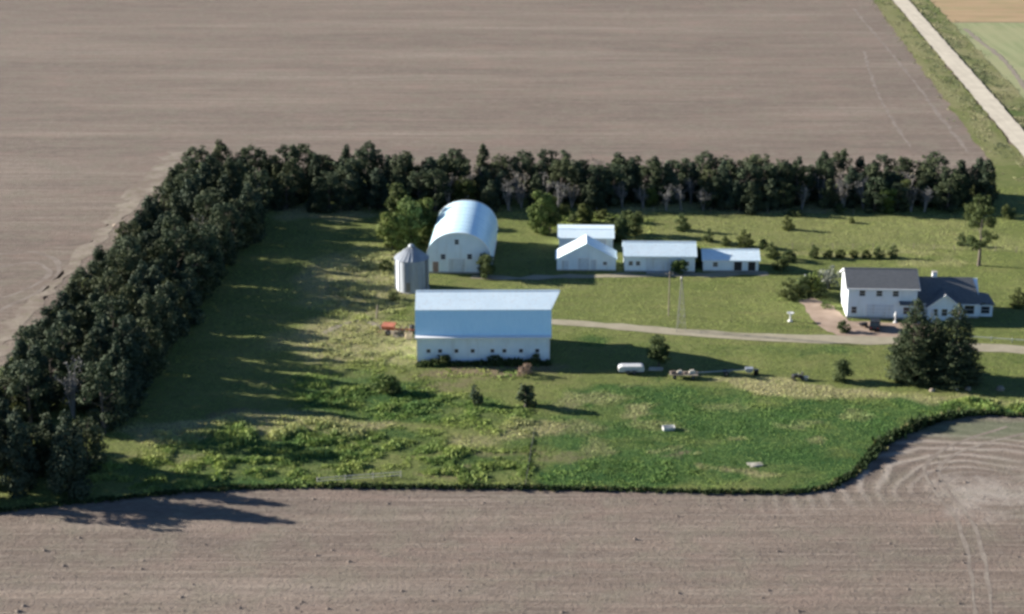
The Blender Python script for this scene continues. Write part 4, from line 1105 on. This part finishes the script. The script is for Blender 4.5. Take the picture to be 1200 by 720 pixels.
# ================================================================== WEEDS AND TALL GRASS
def tufts(name, X, Y, H, colr, label, cat, blades=5, wid=.08, spread=.26, seed=1, zf=yard_z):
    g = np.random.default_rng(seed); n = len(X); B = blades
    a = g.uniform(0, 6.283, (n, B)); ln = g.uniform(.1, .55, (n, B)) * H[:, None]; hh = H[:, None] * g.uniform(.6, 1.15, (n, B))
    bx = X[:, None] + g.normal(0, spread, (n, B)) * H[:, None] ** .5; by = Y[:, None] + g.normal(0, spread, (n, B)) * H[:, None] ** .5
    bz = zf(bx.ravel(), by.ravel()).reshape(n, B) - .03
    w = wid * (.6 + H[:, None]) * g.uniform(.7, 1.4, (n, B)); pa = a + 1.57 + g.normal(0, .4, (n, B))
    p0 = np.stack([bx - w * np.cos(pa), by - w * np.sin(pa), bz], -1); p1 = np.stack([bx + w * np.cos(pa), by + w * np.sin(pa), bz], -1)
    mx, my = bx + ln * .45 * np.cos(a), by + ln * .45 * np.sin(a)
    p2 = np.stack([mx + w * np.cos(pa), my + w * np.sin(pa), bz + hh * .62], -1); p3 = np.stack([mx - w * np.cos(pa), my - w * np.sin(pa), bz + hh * .62], -1)
    p4 = np.stack([bx + ln * np.cos(a), by + ln * np.sin(a), bz + hh], -1)
    V = np.stack([p0, p1, p2, p3, p4], 2).reshape(-1, 3); m = n * B; i0 = np.arange(m) * 5
    q = np.stack([i0, i0 + 1, i0 + 2, i0 + 3], 1); t_ = np.stack([i0 + 3, i0 + 2, i0 + 4], 1)
    c = np.repeat(colr[:, None, :], B, 1) * g.uniform(.85, 1.15, (n, B, 1)); c = np.repeat(c[:, :, None, :], 5, 2).reshape(-1, 3)
    me = np_mesh(name, V, q, t_, np.column_stack([c, np.ones(len(c))]))
    return tag(link_mesh(name, me, M['weed']), label, cat, kind='stuff')


def palette(cov, X, Y, g):
    n = len(X); k = fbm(X / 4, Y / 4, 19, 3)[:, None]; k2 = fbm(X / 1.7, Y / 1.7, 23, 2)[:, None]
    mown = np.array([.285, .350, .092]) * (1 - k) + np.array([.365, .405, .135]) * k
    lush = np.array([.075, .165, .048]) * (1 - k) + np.array([.165, .270, .080]) * k
    dry = np.array([.46, .44, .23]) * np.ones((n, 1)); br = np.where(k2 > .5, np.array([.25, .30, .085]), np.array([.105, .175, .048]))
    c = mown; c = c + (lush - c) * np.clip(cov[:, 0:1], 0, 1); c = c + (dry - c) * np.clip(cov[:, 1:2] * 1.1 - .1, 0, 1); c = c + (br - c) * np.clip(cov[:, 3:4] * .6, 0, 1)
    return c * g.uniform(.94, 1.06, (n, 1)) * (.72 + .56 * fbm(X / 7, Y / 5, 57, 4)[:, None])


x0, x1, y0_, y1_ = -100, 135, 236, 410
g = np.random.default_rng(50); N = 620000
X = g.uniform(x0, x1, N); Y = g.uniform(y0_, y1_, N); k = inside(PJ, X, Y); X, Y = X[k], Y[k]
inview = np.abs(X) < Y * .285 + 6; X, Y = X[inview], Y[inview]
cv = cover(X, Y); clump = fbm(X / 2.2, Y / 2.2, 91, 3)
dens = .42 + .25 * cv[:, 0] + .10 * cv[:, 1] + .25 * cv[:, 3] * (clump > .46)
kk_ = np.hypot(X, Y) > 0
dens *= (1 - .8 * np.clip(cv[:, 2], 0, 1))
for o in [o for o in COL.objects if o.name.split('.')[0] in ('driveway', 'house_forecourt')]:
    pass
dl = np.array(smooth_line(drive, 2.0)); dmin = np.min(np.hypot(X[:, None] - dl[None, :, 0], Y[:, None] - dl[None, :, 1]), 1); dens[dmin < 2.4] = 0
dens[inside(ap, X, Y)] = 0
for e in [o for o in COL.objects if o.type == 'EMPTY' and o.get('category') in ('barn', 'shed', 'house')]:
    hb = {'gambrel_barn': (11.5, 6.5), 'arched_barn': (6.6, 11.8), 'gabled_shed': (6, 3.1), 'low_shed': (6, 3.6), 'long_shed': (7.2, 3.7), 'small_shed': (5.8, 3), 'farmhouse': (6.7, 5.2)}[e.name]
    ca, sa = math.cos(-e.rotation_euler.z), math.sin(-e.rotation_euler.z); dx, dy = X - e.location.x, Y - e.location.y
    lx, ly = dx * ca - dy * sa, dx * sa + dy * ca; dens[(np.abs(lx) < hb[0]) & (np.abs(ly) < hb[1])] = 0
    if e.name == 'farmhouse': dens[(lx > 0) & (lx < 21) & (ly > -5.6) & (ly < 5)] = 0
k = g.random(len(X)) < dens; X, Y, cv, clump = X[k], Y[k], cv[k], clump[k]
H = g.uniform(.05, .10, len(X)) + .10 * cv[:, 1] + .08 * cv[:, 0] * g.random(len(X)) + np.clip(cv[:, 3] * (clump - .42) * 2.4, 0, .8) * g.uniform(.6, 1.2, len(X))
tufts('grass_tufts', X, Y, H, palette(cv, X, Y, g), 'tufts of grass and weeds growing all over the yard and pasture', 'grass', 3)

# tall weeds along the edge of the front field: the bank is highest round the curve
ed = smooth_line(front_w, .6); ED = np.array(ed); n = len(ED)
s_ = np.concatenate([[0], np.cumsum(np.hypot(*np.diff(ED, axis=0).T))])
pxE = 600 + ED[:, 0] * FPX / (ED[:, 1] * math.cos(PITCH) + CAM_H * math.sin(PITCH))
X, Y, H = [], [], []
for i in range(n):
    curve = math.exp(-((pxE[i] - 1075) / 62) ** 2)
    lump = float(fbm(s_[i] / 2.5, 0, 63, 3))
    hgt = (.40 + .75 * curve) * (.55 + .9 * lump) if pxE[i] < 1200 else .5
    for j in range(int(8 + 8 * curve)):
        X.append(ED[i, 0] + g.normal(0, .35)); Y.append(ED[i, 1] + g.normal(0, .3) + curve * abs(g.normal(0, .4))); H.append(hgt * g.uniform(.5, 1.15))
X, Y, H = map(np.array, (X, Y, H)); cc = np.array([.03, .05, .018]) * g.uniform(.6, 1.4, (len(X), 1)); cc[g.random(len(X)) < .08] = (.12, .12, .05)  # dark colour carries the shade on the bank's face away from the sun
tufts('field_edge_weeds', X, Y, H, cc, 'tall weeds, coloured dark as in shade, lining the edge of the pasture along the front field', 'weeds', 5, .12, .25, 3)
# weeds along the old fence line crossing the front, verge weeds by the road, weeds under the barn wall
X, Y, H = [], [], []
fa, fb = np.array(gp(626, 508)), np.array(gp(616, 570))
for i in range(110):
    p = fa + (fb - fa) * g.random(); X.append(p[0] + g.normal(0, .25)); Y.append(p[1]); H.append(g.uniform(.1, .28))
X, Y, H = map(np.array, (X, Y, H))
tufts('fence_line_weeds', X, Y, H, np.array([.045, .075, .025]) * g.uniform(.6, 1.4, (len(X), 1)), 'dark line of weeds dividing the rough ground from the pasture', 'weeds', 5, .1, .22, 4)
X, Y, H = [], [], []
for i in range(9000):
    y = g.uniform(400, 760); sd = g.random() < .5; x = road_x(y) + (-(3.4 + abs(g.normal(0, 3.2))) if sd else 3.4 + abs(g.normal(0, 3)))
    if vnoise(x / 3, y / 6, 15) < .42: continue
    X.append(x); Y.append(y); H.append(g.uniform(.1, .35))
X, Y, H = map(np.array, (X, Y, H)); mixc = fbm(X / 6, Y / 12, 29, 3)[:, None]
cc = np.where(mixc > .52, np.array([.27, .26, .15]), np.array([.17, .19, .10])) * g.uniform(.7, 1.3, (len(X), 1))
tufts('verge_weeds', X, Y, H, cc, 'rough weeds on both verges of the gravel road', 'weeds', 5, .14, .35, 5, lambda x, y: np.full(len(x), .1))
X, Y, H = [], [], []
A, B = np.array(gp(489, 429)), np.array(gp(644, 428.5))
for i in range(900):
    p = A + (B - A) * g.random(); X.append(p[0]); Y.append(p[1] + g.normal(0, .35)); H.append(g.uniform(.2, .9) * (.4 + float(vnoise(p[0] / 1.3, 0, 9))))
X, Y, H = map(np.array, (X, Y, H))
tufts('barn_weeds', X, Y, H, np.array([.06, .085, .03]) * g.uniform(.6, 1.5, (len(X), 1)), 'dark weeds growing along the foot of the big barn wall', 'weeds', 5, .1, .22, 6)

# soil clods and crop residue on the near field
g = np.random.default_rng(77); n = 2600
Y = 205 + 50 * g.random(n) ** 1.3; X = g.uniform(-75, 75, n)
ok = ~inside(PJ, X, Y); X, Y = X[ok], Y[ok]; n = len(X); rad = g.uniform(.05, .16, n) * (1 + 1.2 * (g.random(n) < .05))
base = np.array([[1, 0, 0], [0, 1, 0], [-1, 0, 0], [0, -1, 0], [0, 0, .9]], float)
V = base[None] * g.uniform(.6, 1.4, (n, 5, 3)) * rad[:, None, None]; V[:, :, 0] += X[:, None]; V[:, :, 1] += Y[:, None]; V[:, :4, 2] = -.01
i0 = np.arange(n)[:, None, None] * 5; tri = (np.array([[0, 1, 4], [1, 2, 4], [2, 3, 4], [3, 0, 4]])[None] + i0).reshape(-1, 3)
tag(link_mesh('soil_clods', np_mesh('soil_clods', V, tris=tri), surf('dark_clods', (.13, .105, .09), (.19, .155, .13), 1.0, .95)), 'dark soil clods scattered over the near bare field', 'soil', kind='stuff')

# ================================================================== SMALL THINGS
def at(px, py, rz=0.0, dz=0.0):
    x, y = gp(px, py); return (x, y, yz(x, y) + dz), rz


def wheel(parent, x, y, z, r, w, name='wheel', axis='y'):
    t_ = MB(); pr_ = [(r * .55, -w / 2), (r * .95, -w / 2), (r, -w / 4), (r, w / 4), (r * .95, w / 2), (r * .55, w / 2)]
    t_.lathe(pr_, 18); o = t_.build(name, M['rubber'], parent, (x, y, z)); o.rotation_euler = (math.pi / 2, 0, 0) if axis == 'y' else (0, math.pi / 2, 0)
    MB().lathe([(0, -w * .3), (r * .56, -w * .3), (r * .56, w * .3), (0, w * .3)], 14).build('rim', M['steel'], o)
    return o


# parked car, dark, nose towards the garage
loc, rz = at(1025, 386); e = tag(empty('parked_car', loc, R(77)), 'black car parked on the forecourt gravel in front of the garage', 'car')
m = MB(); m.prism([(-2.15, .35), (2.1, .35), (2.2, .55), (2.15, .82), (1.25, 1.0), (-1.95, 1.02), (-2.2, .85)], -.88, .88, 'y'); m.build('body', M['carpaint'], e, bevel=.08)
m = MB(); m.prism([(-1.95, 1.0), (1.2, 1.0), (.55, 1.68), (.3, 1.76), (-1.55, 1.76), (-1.82, 1.62)], -.78, .78, 'y'); cab = m.build('cabin', M['carpaint'], e, bevel=.09)
for s in (-1, 1):
    m = MB(); m.prism([(-1.65, 1.06), (.85, 1.06), (.45, 1.6), (-1.5, 1.6)], s * .775, s * .80, 'y'); m.build('side_window', M['glass'], cab)
    for x in (-1.35, 1.35): wheel(e, x, s * .8, .34, .34, .22)
    MB().box(-2.23, -2.15, s * .6 - .14, s * .6 + .14, .72, .86).build('taillight', M['lamp'], e)
    MB().box(2.12, 2.2, s * .6 - .16, s * .6 + .16, .66, .78).build('headlight', M['trim'], e)
m = MB(); m.add([(1.14, -.7, 1.05), (1.14, .7, 1.05), (.6, .62, 1.63), (.6, -.62, 1.63)], [(0, 1, 2, 3)]); m.build('windscreen', M['glass'], cab)
m = MB(); m.add([(-1.97, -.7, 1.06), (-1.97, .7, 1.06), (-1.86, .64, 1.6), (-1.86, -.64, 1.6)], [(0, 1, 2, 3)]); m.build('rear_window', M['glass'], cab)

# small dark wheelbarrow-like cart beside the car
loc, rz = at(1011.5, 384.5); e = tag(empty('garden_cart', loc, R(25)), 'small dark garden cart beside the parked black car', 'cart')
m = MB(); m.prism([(-.55, .35), (.5, .35), (.75, .8), (-.75, .8)], -.38, .38, 'y'); m.build('tub', M['black'], e)
for s in (-1, 1):
    wheel(e, .35, s * .45, .3, .3, .1)
    MB().tube([(-.7, s * .3, .7), (-1.45, s * .3, .95)], .03, 6).build('handle', M['steel'], e)
    MB().tube([(-.45, s * .3, .38), (-.55, s * .3, .0)], .03, 6).build('leg', M['steel'], e)

# red farm implement by the barn and the things next to it
loc, rz = at(461, 391); e = tag(empty('farm_implement', loc, R(-8)), 'faded red wheeled farm implement standing in the grass beside the barn', 'implement'); e.scale = (1.25, 1.3, 1.3)
m = MB(); m.prism([(-.9, 1.15), (.9, 1.15), (.5, .55), (-.5, .55)], -1.5, .2, 'x'); hp = m.build('hopper', M['red'], e, bevel=.04)
MB().box(-1.55, .25, -.95, .95, 1.14, 1.2).build('lid', M['red'], hp)
MB().box(-1.6, 3.4, -.07, .07, .5, .66).box(-.6, -.45, -1.2, 1.2, .48, .62).build('frame', M['red'], e)
for x in (1.0, 1.7, 2.4):
    MB().box(x - .05, x + .05, -1.1, 1.1, .5, .6).build('cross_bar', M['brown_door'], e)
    for y in (-.9, -.3, .3, .9): MB().tube([(x, y, .5), (x - .12, y, .2), (x + .06, y, .0)], .03, 5).build('tine', M['steel'], e)
for s in (-1, 1): wheel(e, -.5, s * 1.25, .42, .42, .2)
MB().tube([(3.3, 0, .55), (4.0, 0, .35)], .06, 6).build('drawbar', M['red'], e)
loc, rz = at(479, 398); e = tag(empty('crate', loc, R(10)), 'tan crate standing by the corner of the big barn', 'crate')
for k in range(4):
    MB().box(-.6, .6, -.5, -.46, .05 + k * .28, .27 + k * .28).build('slat', M['tan'], e); MB().box(-.6, .6, .46, .5, .05 + k * .28, .27 + k * .28).build('slat', M['tan'], e)
    MB().box(-.6, -.56, -.46, .46, .05 + k * .28, .27 + k * .28).build('slat', M['tan'], e); MB().box(.56, .6, -.46, .46, .05 + k * .28, .27 + k * .28).build('slat', M['tan'], e)
MB().box(-.56, .56, -.46, .46, 0, .9).build('load', M['brown_door'], e)
loc, rz = at(483, 391); m = MB(); m.lathe([(0, .0), (.42, 0), (.45, .06), (.45, .4), (.47, .42), (.45, .45), (.45, .85), (.47, .87), (.45, .9), (.45, 1.3), (.42, 1.36), (0, 1.36)], 20)
o = m.build('barrel', M['black'], None, loc); tag(o, 'black barrel standing beside the tan crate', 'barrel')
loc, rz = at(441, 374); e = tag(empty('wooden_post', loc), 'leaning dark wooden post standing in the dry grass near the red implement', 'post'); e.rotation_euler = (0, R(7), 0)
MB().tube([(0, 0, -.3), (.02, .0, 1.4), (.0, .02, 2.4)], [.17, .15, .13], 8).build('shaft', M['wood'], e); MB().lathe([(.16, 2.38), (.15, 2.46), (0, 2.5)], 8).build('cap', M['wood'], e)

# low white covered trailer
loc, rz = at(739.5, 438); e = tag(empty('covered_trailer', loc, R(1)), 'low white covered trailer standing by the edge of the barn shadow', 'trailer')
m = MB(); m.prism([(-2.1, .45), (2.05, .45), (2.1, .95), (-2.15, .95)], -.85, .85, 'y'); m.build('box', M['whitepaint'], e, bevel=.04)
m = MB(); m.prism([(-2.2, .952), (2.15, .952), (1.95, 1.3), (1.6, 1.38), (-1.5, 1.38), (-1.9, 1.28)], -.88, .88, 'y'); m.build('lid', M['whitepaint'], e, bevel=.08)
for s_x in (-.55, .45):
    for s_y in (-1, 1): wheel(e, s_x, s_y * .96, .32, .32, .2)
for s_y in (-1, 1): MB().box(-1.1, 1.0, s_y * 1.0 - .14, s_y * 1.0 + .14, .68, .74).build('mudguard', M['steel'], e)
MB().tube([(2.05, 0, .5), (3.1, 0, .42)], .05, 6).build('drawbar', M['steel'], e)
# boards lying between tank and wagon
loc, rz = at(768, 434.5); e = tag(empty('board_stack', loc, R(-3)), 'flat stack of pale boards between the white trailer and the wagon', 'boards')
for k in range(6): MB().box(-1.1 + .1 * (k % 2), 1.1 + .1 * (k % 3), -.6 + .2 * k, -.42 + .2 * k, .02, .2 + .05 * (k % 2)).build('board', M['palewood'], e)
# wagon
loc, rz = at(801, 443.5); e = tag(empty('hay_wagon', loc, R(-3)), 'low flat wagon carrying pale odds and ends near the auger', 'wagon')
for k in range(8): MB().box(-2.3, 2.3, -.98 + .245 * k, -.755 + .245 * k, .72, .79).build('deck_board', M['wood'], e)
MB().box(-2.2, 2.2, -.5, -.38, .55, .718).box(-2.2, 2.2, .38, .5, .55, .718).build('frame', M['steel'], e)
for x in (-1.5, 1.5):
    for s in (-1, 1): wheel(e, x, s * .85, .33, .33, .18)
MB().tube([(2.2, 0, .55), (3.4, 0, .4)], .05, 6).build('drawbar', M['steel'], e)
for k, (x, y, s) in enumerate(((-1.7, -.2, .42), (-.6, .25, .36), (.3, -.3, .3), (1.35, .1, .45))):
    px_, py_ = 801 + x * 7.1, 443.5 - y * 2.4
    o = MB().add([(a * s * (1 + .2 * ((i * 7 + k) % 3)), b * s * .8, c_ * s * 1.1) for i, (a, b, c_) in enumerate([(-1, -1, 0), (1, -1, 0), (1.1, 1, 0), (-1, 1.1, 0), (-.7, -.6, 1), (.6, -.7, .9), (.7, .6, 1.1), (-.6, .7, .9)])], [(3, 2, 1, 0), (4, 5, 6, 7), (0, 1, 5, 4), (1, 2, 6, 5), (2, 3, 7, 6), (3, 0, 4, 7)]).build('bundle', M['palewood' if k % 2 else 'straw'], None, (loc[0] + x, loc[1] + y, loc[2] + .792))
    tag(o, 'pale bundle lying on the flat wagon', 'bundle', 'bundles on the wagon')
# grain auger lying low
loc, rz = at(846, 440); e = tag(empty('grain_auger', loc, R(1.5)), 'long pale grain auger tube lying along the barn shadow', 'auger')
MB().tube([(-5.6, 0, .35), (4.2, 0, .9)], .09, 12).build('tube', M['galv'], e)
for s in (-1, 1):
    wheel(e, .6, s * .8, .4, .4, .18)
    MB().tube([(.6, s * .7, .4), (1.8, s * .12, 1.0)], .05, 6).build('strut', M['steel'], e)
MB().tube([(.6, -.8, .4), (.6, .8, .4)], .05, 6).build('axle', M['steel'], e)
m = MB(); m.prism([(3.9, .6), (4.9, .6), (5.1, 1.2), (3.8, 1.2)], -.5, .5, 'y'); m.build('hopper', M['galv'], e)
for s in (-1, 1): MB().tube([(4.4, s * .4, .95), (4.5, s * .55, 0)], .05, 6).build('leg', M['steel'], e)
MB().box(-5.9, -5.4, -.25, .25, .1, .62).build('motor', M['black'], e)
loc, rz = at(886, 440.5); m = MB(); m.lathe([(0, 0), (.42, 0), (.42, .85), (.45, .88), (.42, .92), (0, .92)], 18); tag(m.build('drum', M['black'], None, loc), 'black drum standing by the hopper end of the auger', 'drum')

# dark garden tractor and a white bucket on the dry grass
loc, rz = at(935, 446); e = tag(empty('lawn_tractor', loc, R(200)), 'small dark lawn tractor parked on the dry grass beside the pasture', 'tractor')
m = MB(); m.prism([(.1, .45), (1.0, .45), (1.05, .85), (.9, .98), (.1, 1.0)], -.3, .3, 'y'); m.build('bonnet', M['black'], e, bevel=.04)
MB().box(-.9, .15, -.32, .32, .42, .6).build('chassis', M['black'], e)
MB().box(-.75, -.25, -.28, .28, .6, .78).box(-.85, -.72, -.28, .28, .78, 1.25).build('seat', M['black'], e, bevel=.03)
for s in (-1, 1): wheel(e, -.55, s * .45, .33, .33, .22); wheel(e, .8, s * .4, .22, .22, .16)
MB().tube([(.1, 0, .95), (-.1, 0, 1.25)], .03, 6).build('steering_column', M['steel'], e)
loc, rz = at(944.5, 446.5); m = MB(); m.lathe([(0, 0), (.3, 0), (.4, .55), (.42, .56), (.42, .6), (.36, .6), (.34, .1), (0, .1)], 18); tag(m.build('bucket', M['whitepaint'], None, loc), 'white tub on the grass beside the lawn tractor', 'tub')

# odd pale things lying in the pasture
loc, rz = at(783.5, 505); e = tag(empty('water_trough', loc, R(8)), 'pale water trough lying in the lush pasture', 'trough')
m = MB(); m.prism([(-.45, .0), (.45, 0), (.55, .55), (.47, .55), (.4, .08), (-.4, .08), (-.47, .55), (-.55, .55)], -.85, .85, 'x'); m.build('basin', M['whitepaint'], e)
for x in (-.9, .85): MB().prism([(-.45, .0), (.45, 0), (.55, .55), (-.55, .55)], x, x + .05, 'x').build('end_panel', M['whitepaint'], e)
loc, rz = at(885, 547); e = tag(empty('board_pile', loc, R(12)), 'pile of bleached boards lying near the front of the pasture', 'boards')
for k in range(9):
    o = MB().box(-.95, .95, -.09, .09, 0, .06).build('board', M['palewood'], e, (random.uniform(-.25, .25), -.5 + .12 * k, .03 + .07 * (k % 3) + .05 * (k % 2)), random.uniform(-.3, .3)); o.rotation_euler[1] = random.uniform(-.1, .1)

# white garden ornaments
def ornament(px, py, label, s=1.0, basin=True):
    loc, rz = at(px, py); e = tag(empty('garden_ornament', loc), label, 'ornament'); e.scale = (s, s, s)
    MB().lathe([(0, -.05), (.38, -.05), (.38, .12), (.2, .2), (.0, .2)], 16).build('plinth', M['whitepaint'], e)
    MB().lathe([(.18, .2), (.13, .4), (.12, .9), (.18, 1.1)], 14).build('column', M['whitepaint'], e)
    if basin: MB().lathe([(0, 1.08), (.25, 1.1), (.5, 1.25), (.52, 1.3), (.46, 1.3), (.2, 1.18), (0, 1.17)], 18).build('bowl', M['whitepaint'], e)
    else: MB().lathe([(.2, 1.1), (.3, 1.3), (.24, 1.6), (.13, 1.7), (.17, 1.85), (.12, 2.0), (0, 2.04)], 14).build('figure', M['whitepaint'], e)
ornament(926, 378, 'white bird bath standing on the lawn beside the forecourt', 1.25, True)
ornament(1049, 379, 'white garden figure by the garage wall next to the spruces', 1.0, False)
ornament(1092, 379, 'white garden figure in front of the house wing behind the spruces', 1.25, False)
ornament(943, 337, 'white garden figure among the shrubs of the forecourt bed', 1.2, False)
# stones under the spruces
for i, (x, y) in enumerate(((1120, 458), (1134, 458), (1172, 458), (1092, 460))):
    loc, rz = at(x, y); s = .45 + .12 * (i % 3); v = [((.8 + .35 * ((k * 5 + i) % 4) / 4) * s * math.cos(6.283 * k / 8) * f, (.8 + .3 * ((k * 3 + i) % 4) / 4) * s * math.sin(6.283 * k / 8) * f, z * s) for z, f in ((-.1, 1), (.5, 1.0), (.95, .6)) for k in range(8)]
    fs = [(r_ * 8 + k, r_ * 8 + (k + 1) % 8, r_ * 8 + 8 + (k + 1) % 8, r_ * 8 + 8 + k) for r_ in range(2) for k in range(8)] + [tuple(range(16, 24))]
    tag(MB().add(v, fs, True).build('boulder', M['wood'], None, loc), 'dull boulder lying in the shade of the spruces', 'boulder', 'boulders by the spruces')

# poles on the lawn: utility pole and a slim lattice mast
loc, rz = at(783.5, 371); e = tag(empty('utility_pole', loc), 'slim wooden utility pole on the lawn in front of the long shed', 'pole')
MB().tube([(0, 0, -.3), (0, 0, 8.3)], [.13, .085], 8).build('pole', M['wood'], e)
MB().box(-.7, .7, -.05, .05, 7.7, 7.82).build('cross_arm', M['wood'], e)
for x in (-.6, .6): MB().lathe([(.05, 7.82), (.06, 7.9), (.0, 7.98)], 8).build('insulator', M['concrete'], e, (x, 0, 0))
loc, rz = at(797, 388); e = tag(empty('lattice_mast', loc, R(15)), 'tapering steel lattice mast standing beside the drive', 'mast')
tp = 9.2; w0, w1 = 1.05, .12; cr = [(math.cos(R(90 + 120 * k)), math.sin(R(90 + 120 * k))) for k in range(3)]
for k in range(3): MB().tube([(cr[k][0] * w0, cr[k][1] * w0, -.2), (cr[k][0] * w1, cr[k][1] * w1, tp)], .05, 6).build('leg', M['steel'], e)
zs = [0, 1.4, 2.7, 3.9, 5.0, 6.0, 6.9, 7.7, 8.4, 9.0]
for i in range(len(zs) - 1):
    m = MB()
    for k in range(3):
        f = lambda z: w0 + (w1 - w0) * z / tp
        a, b = cr[k], cr[(k + 1) % 3]; z0, z1 = zs[i], zs[i + 1]
        m.tube([(a[0] * f(z0), a[1] * f(z0), z0), (b[0] * f(z1), b[1] * f(z1), z1)], .022, 4); m.tube([(a[0] * f(z1), a[1] * f(z1), z1), (b[0] * f(z1), b[1] * f(z1), z1)], .022, 4)
    m.build('brace', M['steel'], e)
MB().lathe([(.0, tp - .1), (.2, tp), (.22, tp + .5), (.0, tp + .7)], 10).build('head', M['steel'], e)

# fences
def fence(pl, label, step=5.0, h=1.25, rails=0, mat='wood', wires=3, pr=.07):
    line = [np.array(gp(*p)) for p in pl]; L_ = sum(np.linalg.norm(b - a) for a, b in zip(line, line[1:])); n = max(2, int(L_ / step))
    pts = [along(line, i / n) for i in range(n + 1)]; o_ = pts[0]; e = tag(empty('wire_fence' if not rails else 'rail_fence', (o_[0], o_[1], 0)), label, 'fence')
    me = MB().tube([(0, 0, -.4), (0, 0, h)], [pr, pr * .85], 7).mesh('post')
    for p in pts: link_mesh('post', me, M[mat], e, (p[0] - o_[0], p[1] - o_[1], yz(*p)), 0)
    for k in range(max(rails, wires if not rails else 0)):
        z = h * (k + .75) / (max(rails, wires if not rails else 1)) * (.92 if rails else .9)
        if rails:
            for a, b in zip(pts, pts[1:]):
                m = MB().tube([(a[0] - o_[0], a[1] - o_[1], yz(*a) + z), (b[0] - o_[0], b[1] - o_[1], yz(*b) + z)], .07, 6); m.build('rail', M[mat], e)
        else: MB().tube([(p[0] - o_[0], p[1] - o_[1], yz(*p) + z) for p in pts], .012, 3, False).build('wire', M['steel'], e)
fence([(372, 568), (420, 564), (470, 561)], 'low pale rail fence in the rough weeds at the front of the yard', 3.0, 1.0, 2, 'palewood')
fence([(905, 293), (1000, 293), (1140, 294), (1240, 300)], 'wire fence with slim posts behind the row of saplings', 4.0, 1.3)
fence([(1137, 399), (1170, 401), (1215, 404), (1260, 408)], 'low white rail fence along the drive beside the spruces', 3.0, .75, 1, 'whitepaint')
fence([(626, 508), (616, 571)], 'old wire fence in the dark weeds between the rough ground and pasture', 4.0, .9, pr=.045)
fence([(300, 249), (450, 249), (600, 250), (800, 250), (1000, 252)], 'wire fence along the foot of the back windbreak', 6.0, 1.2)
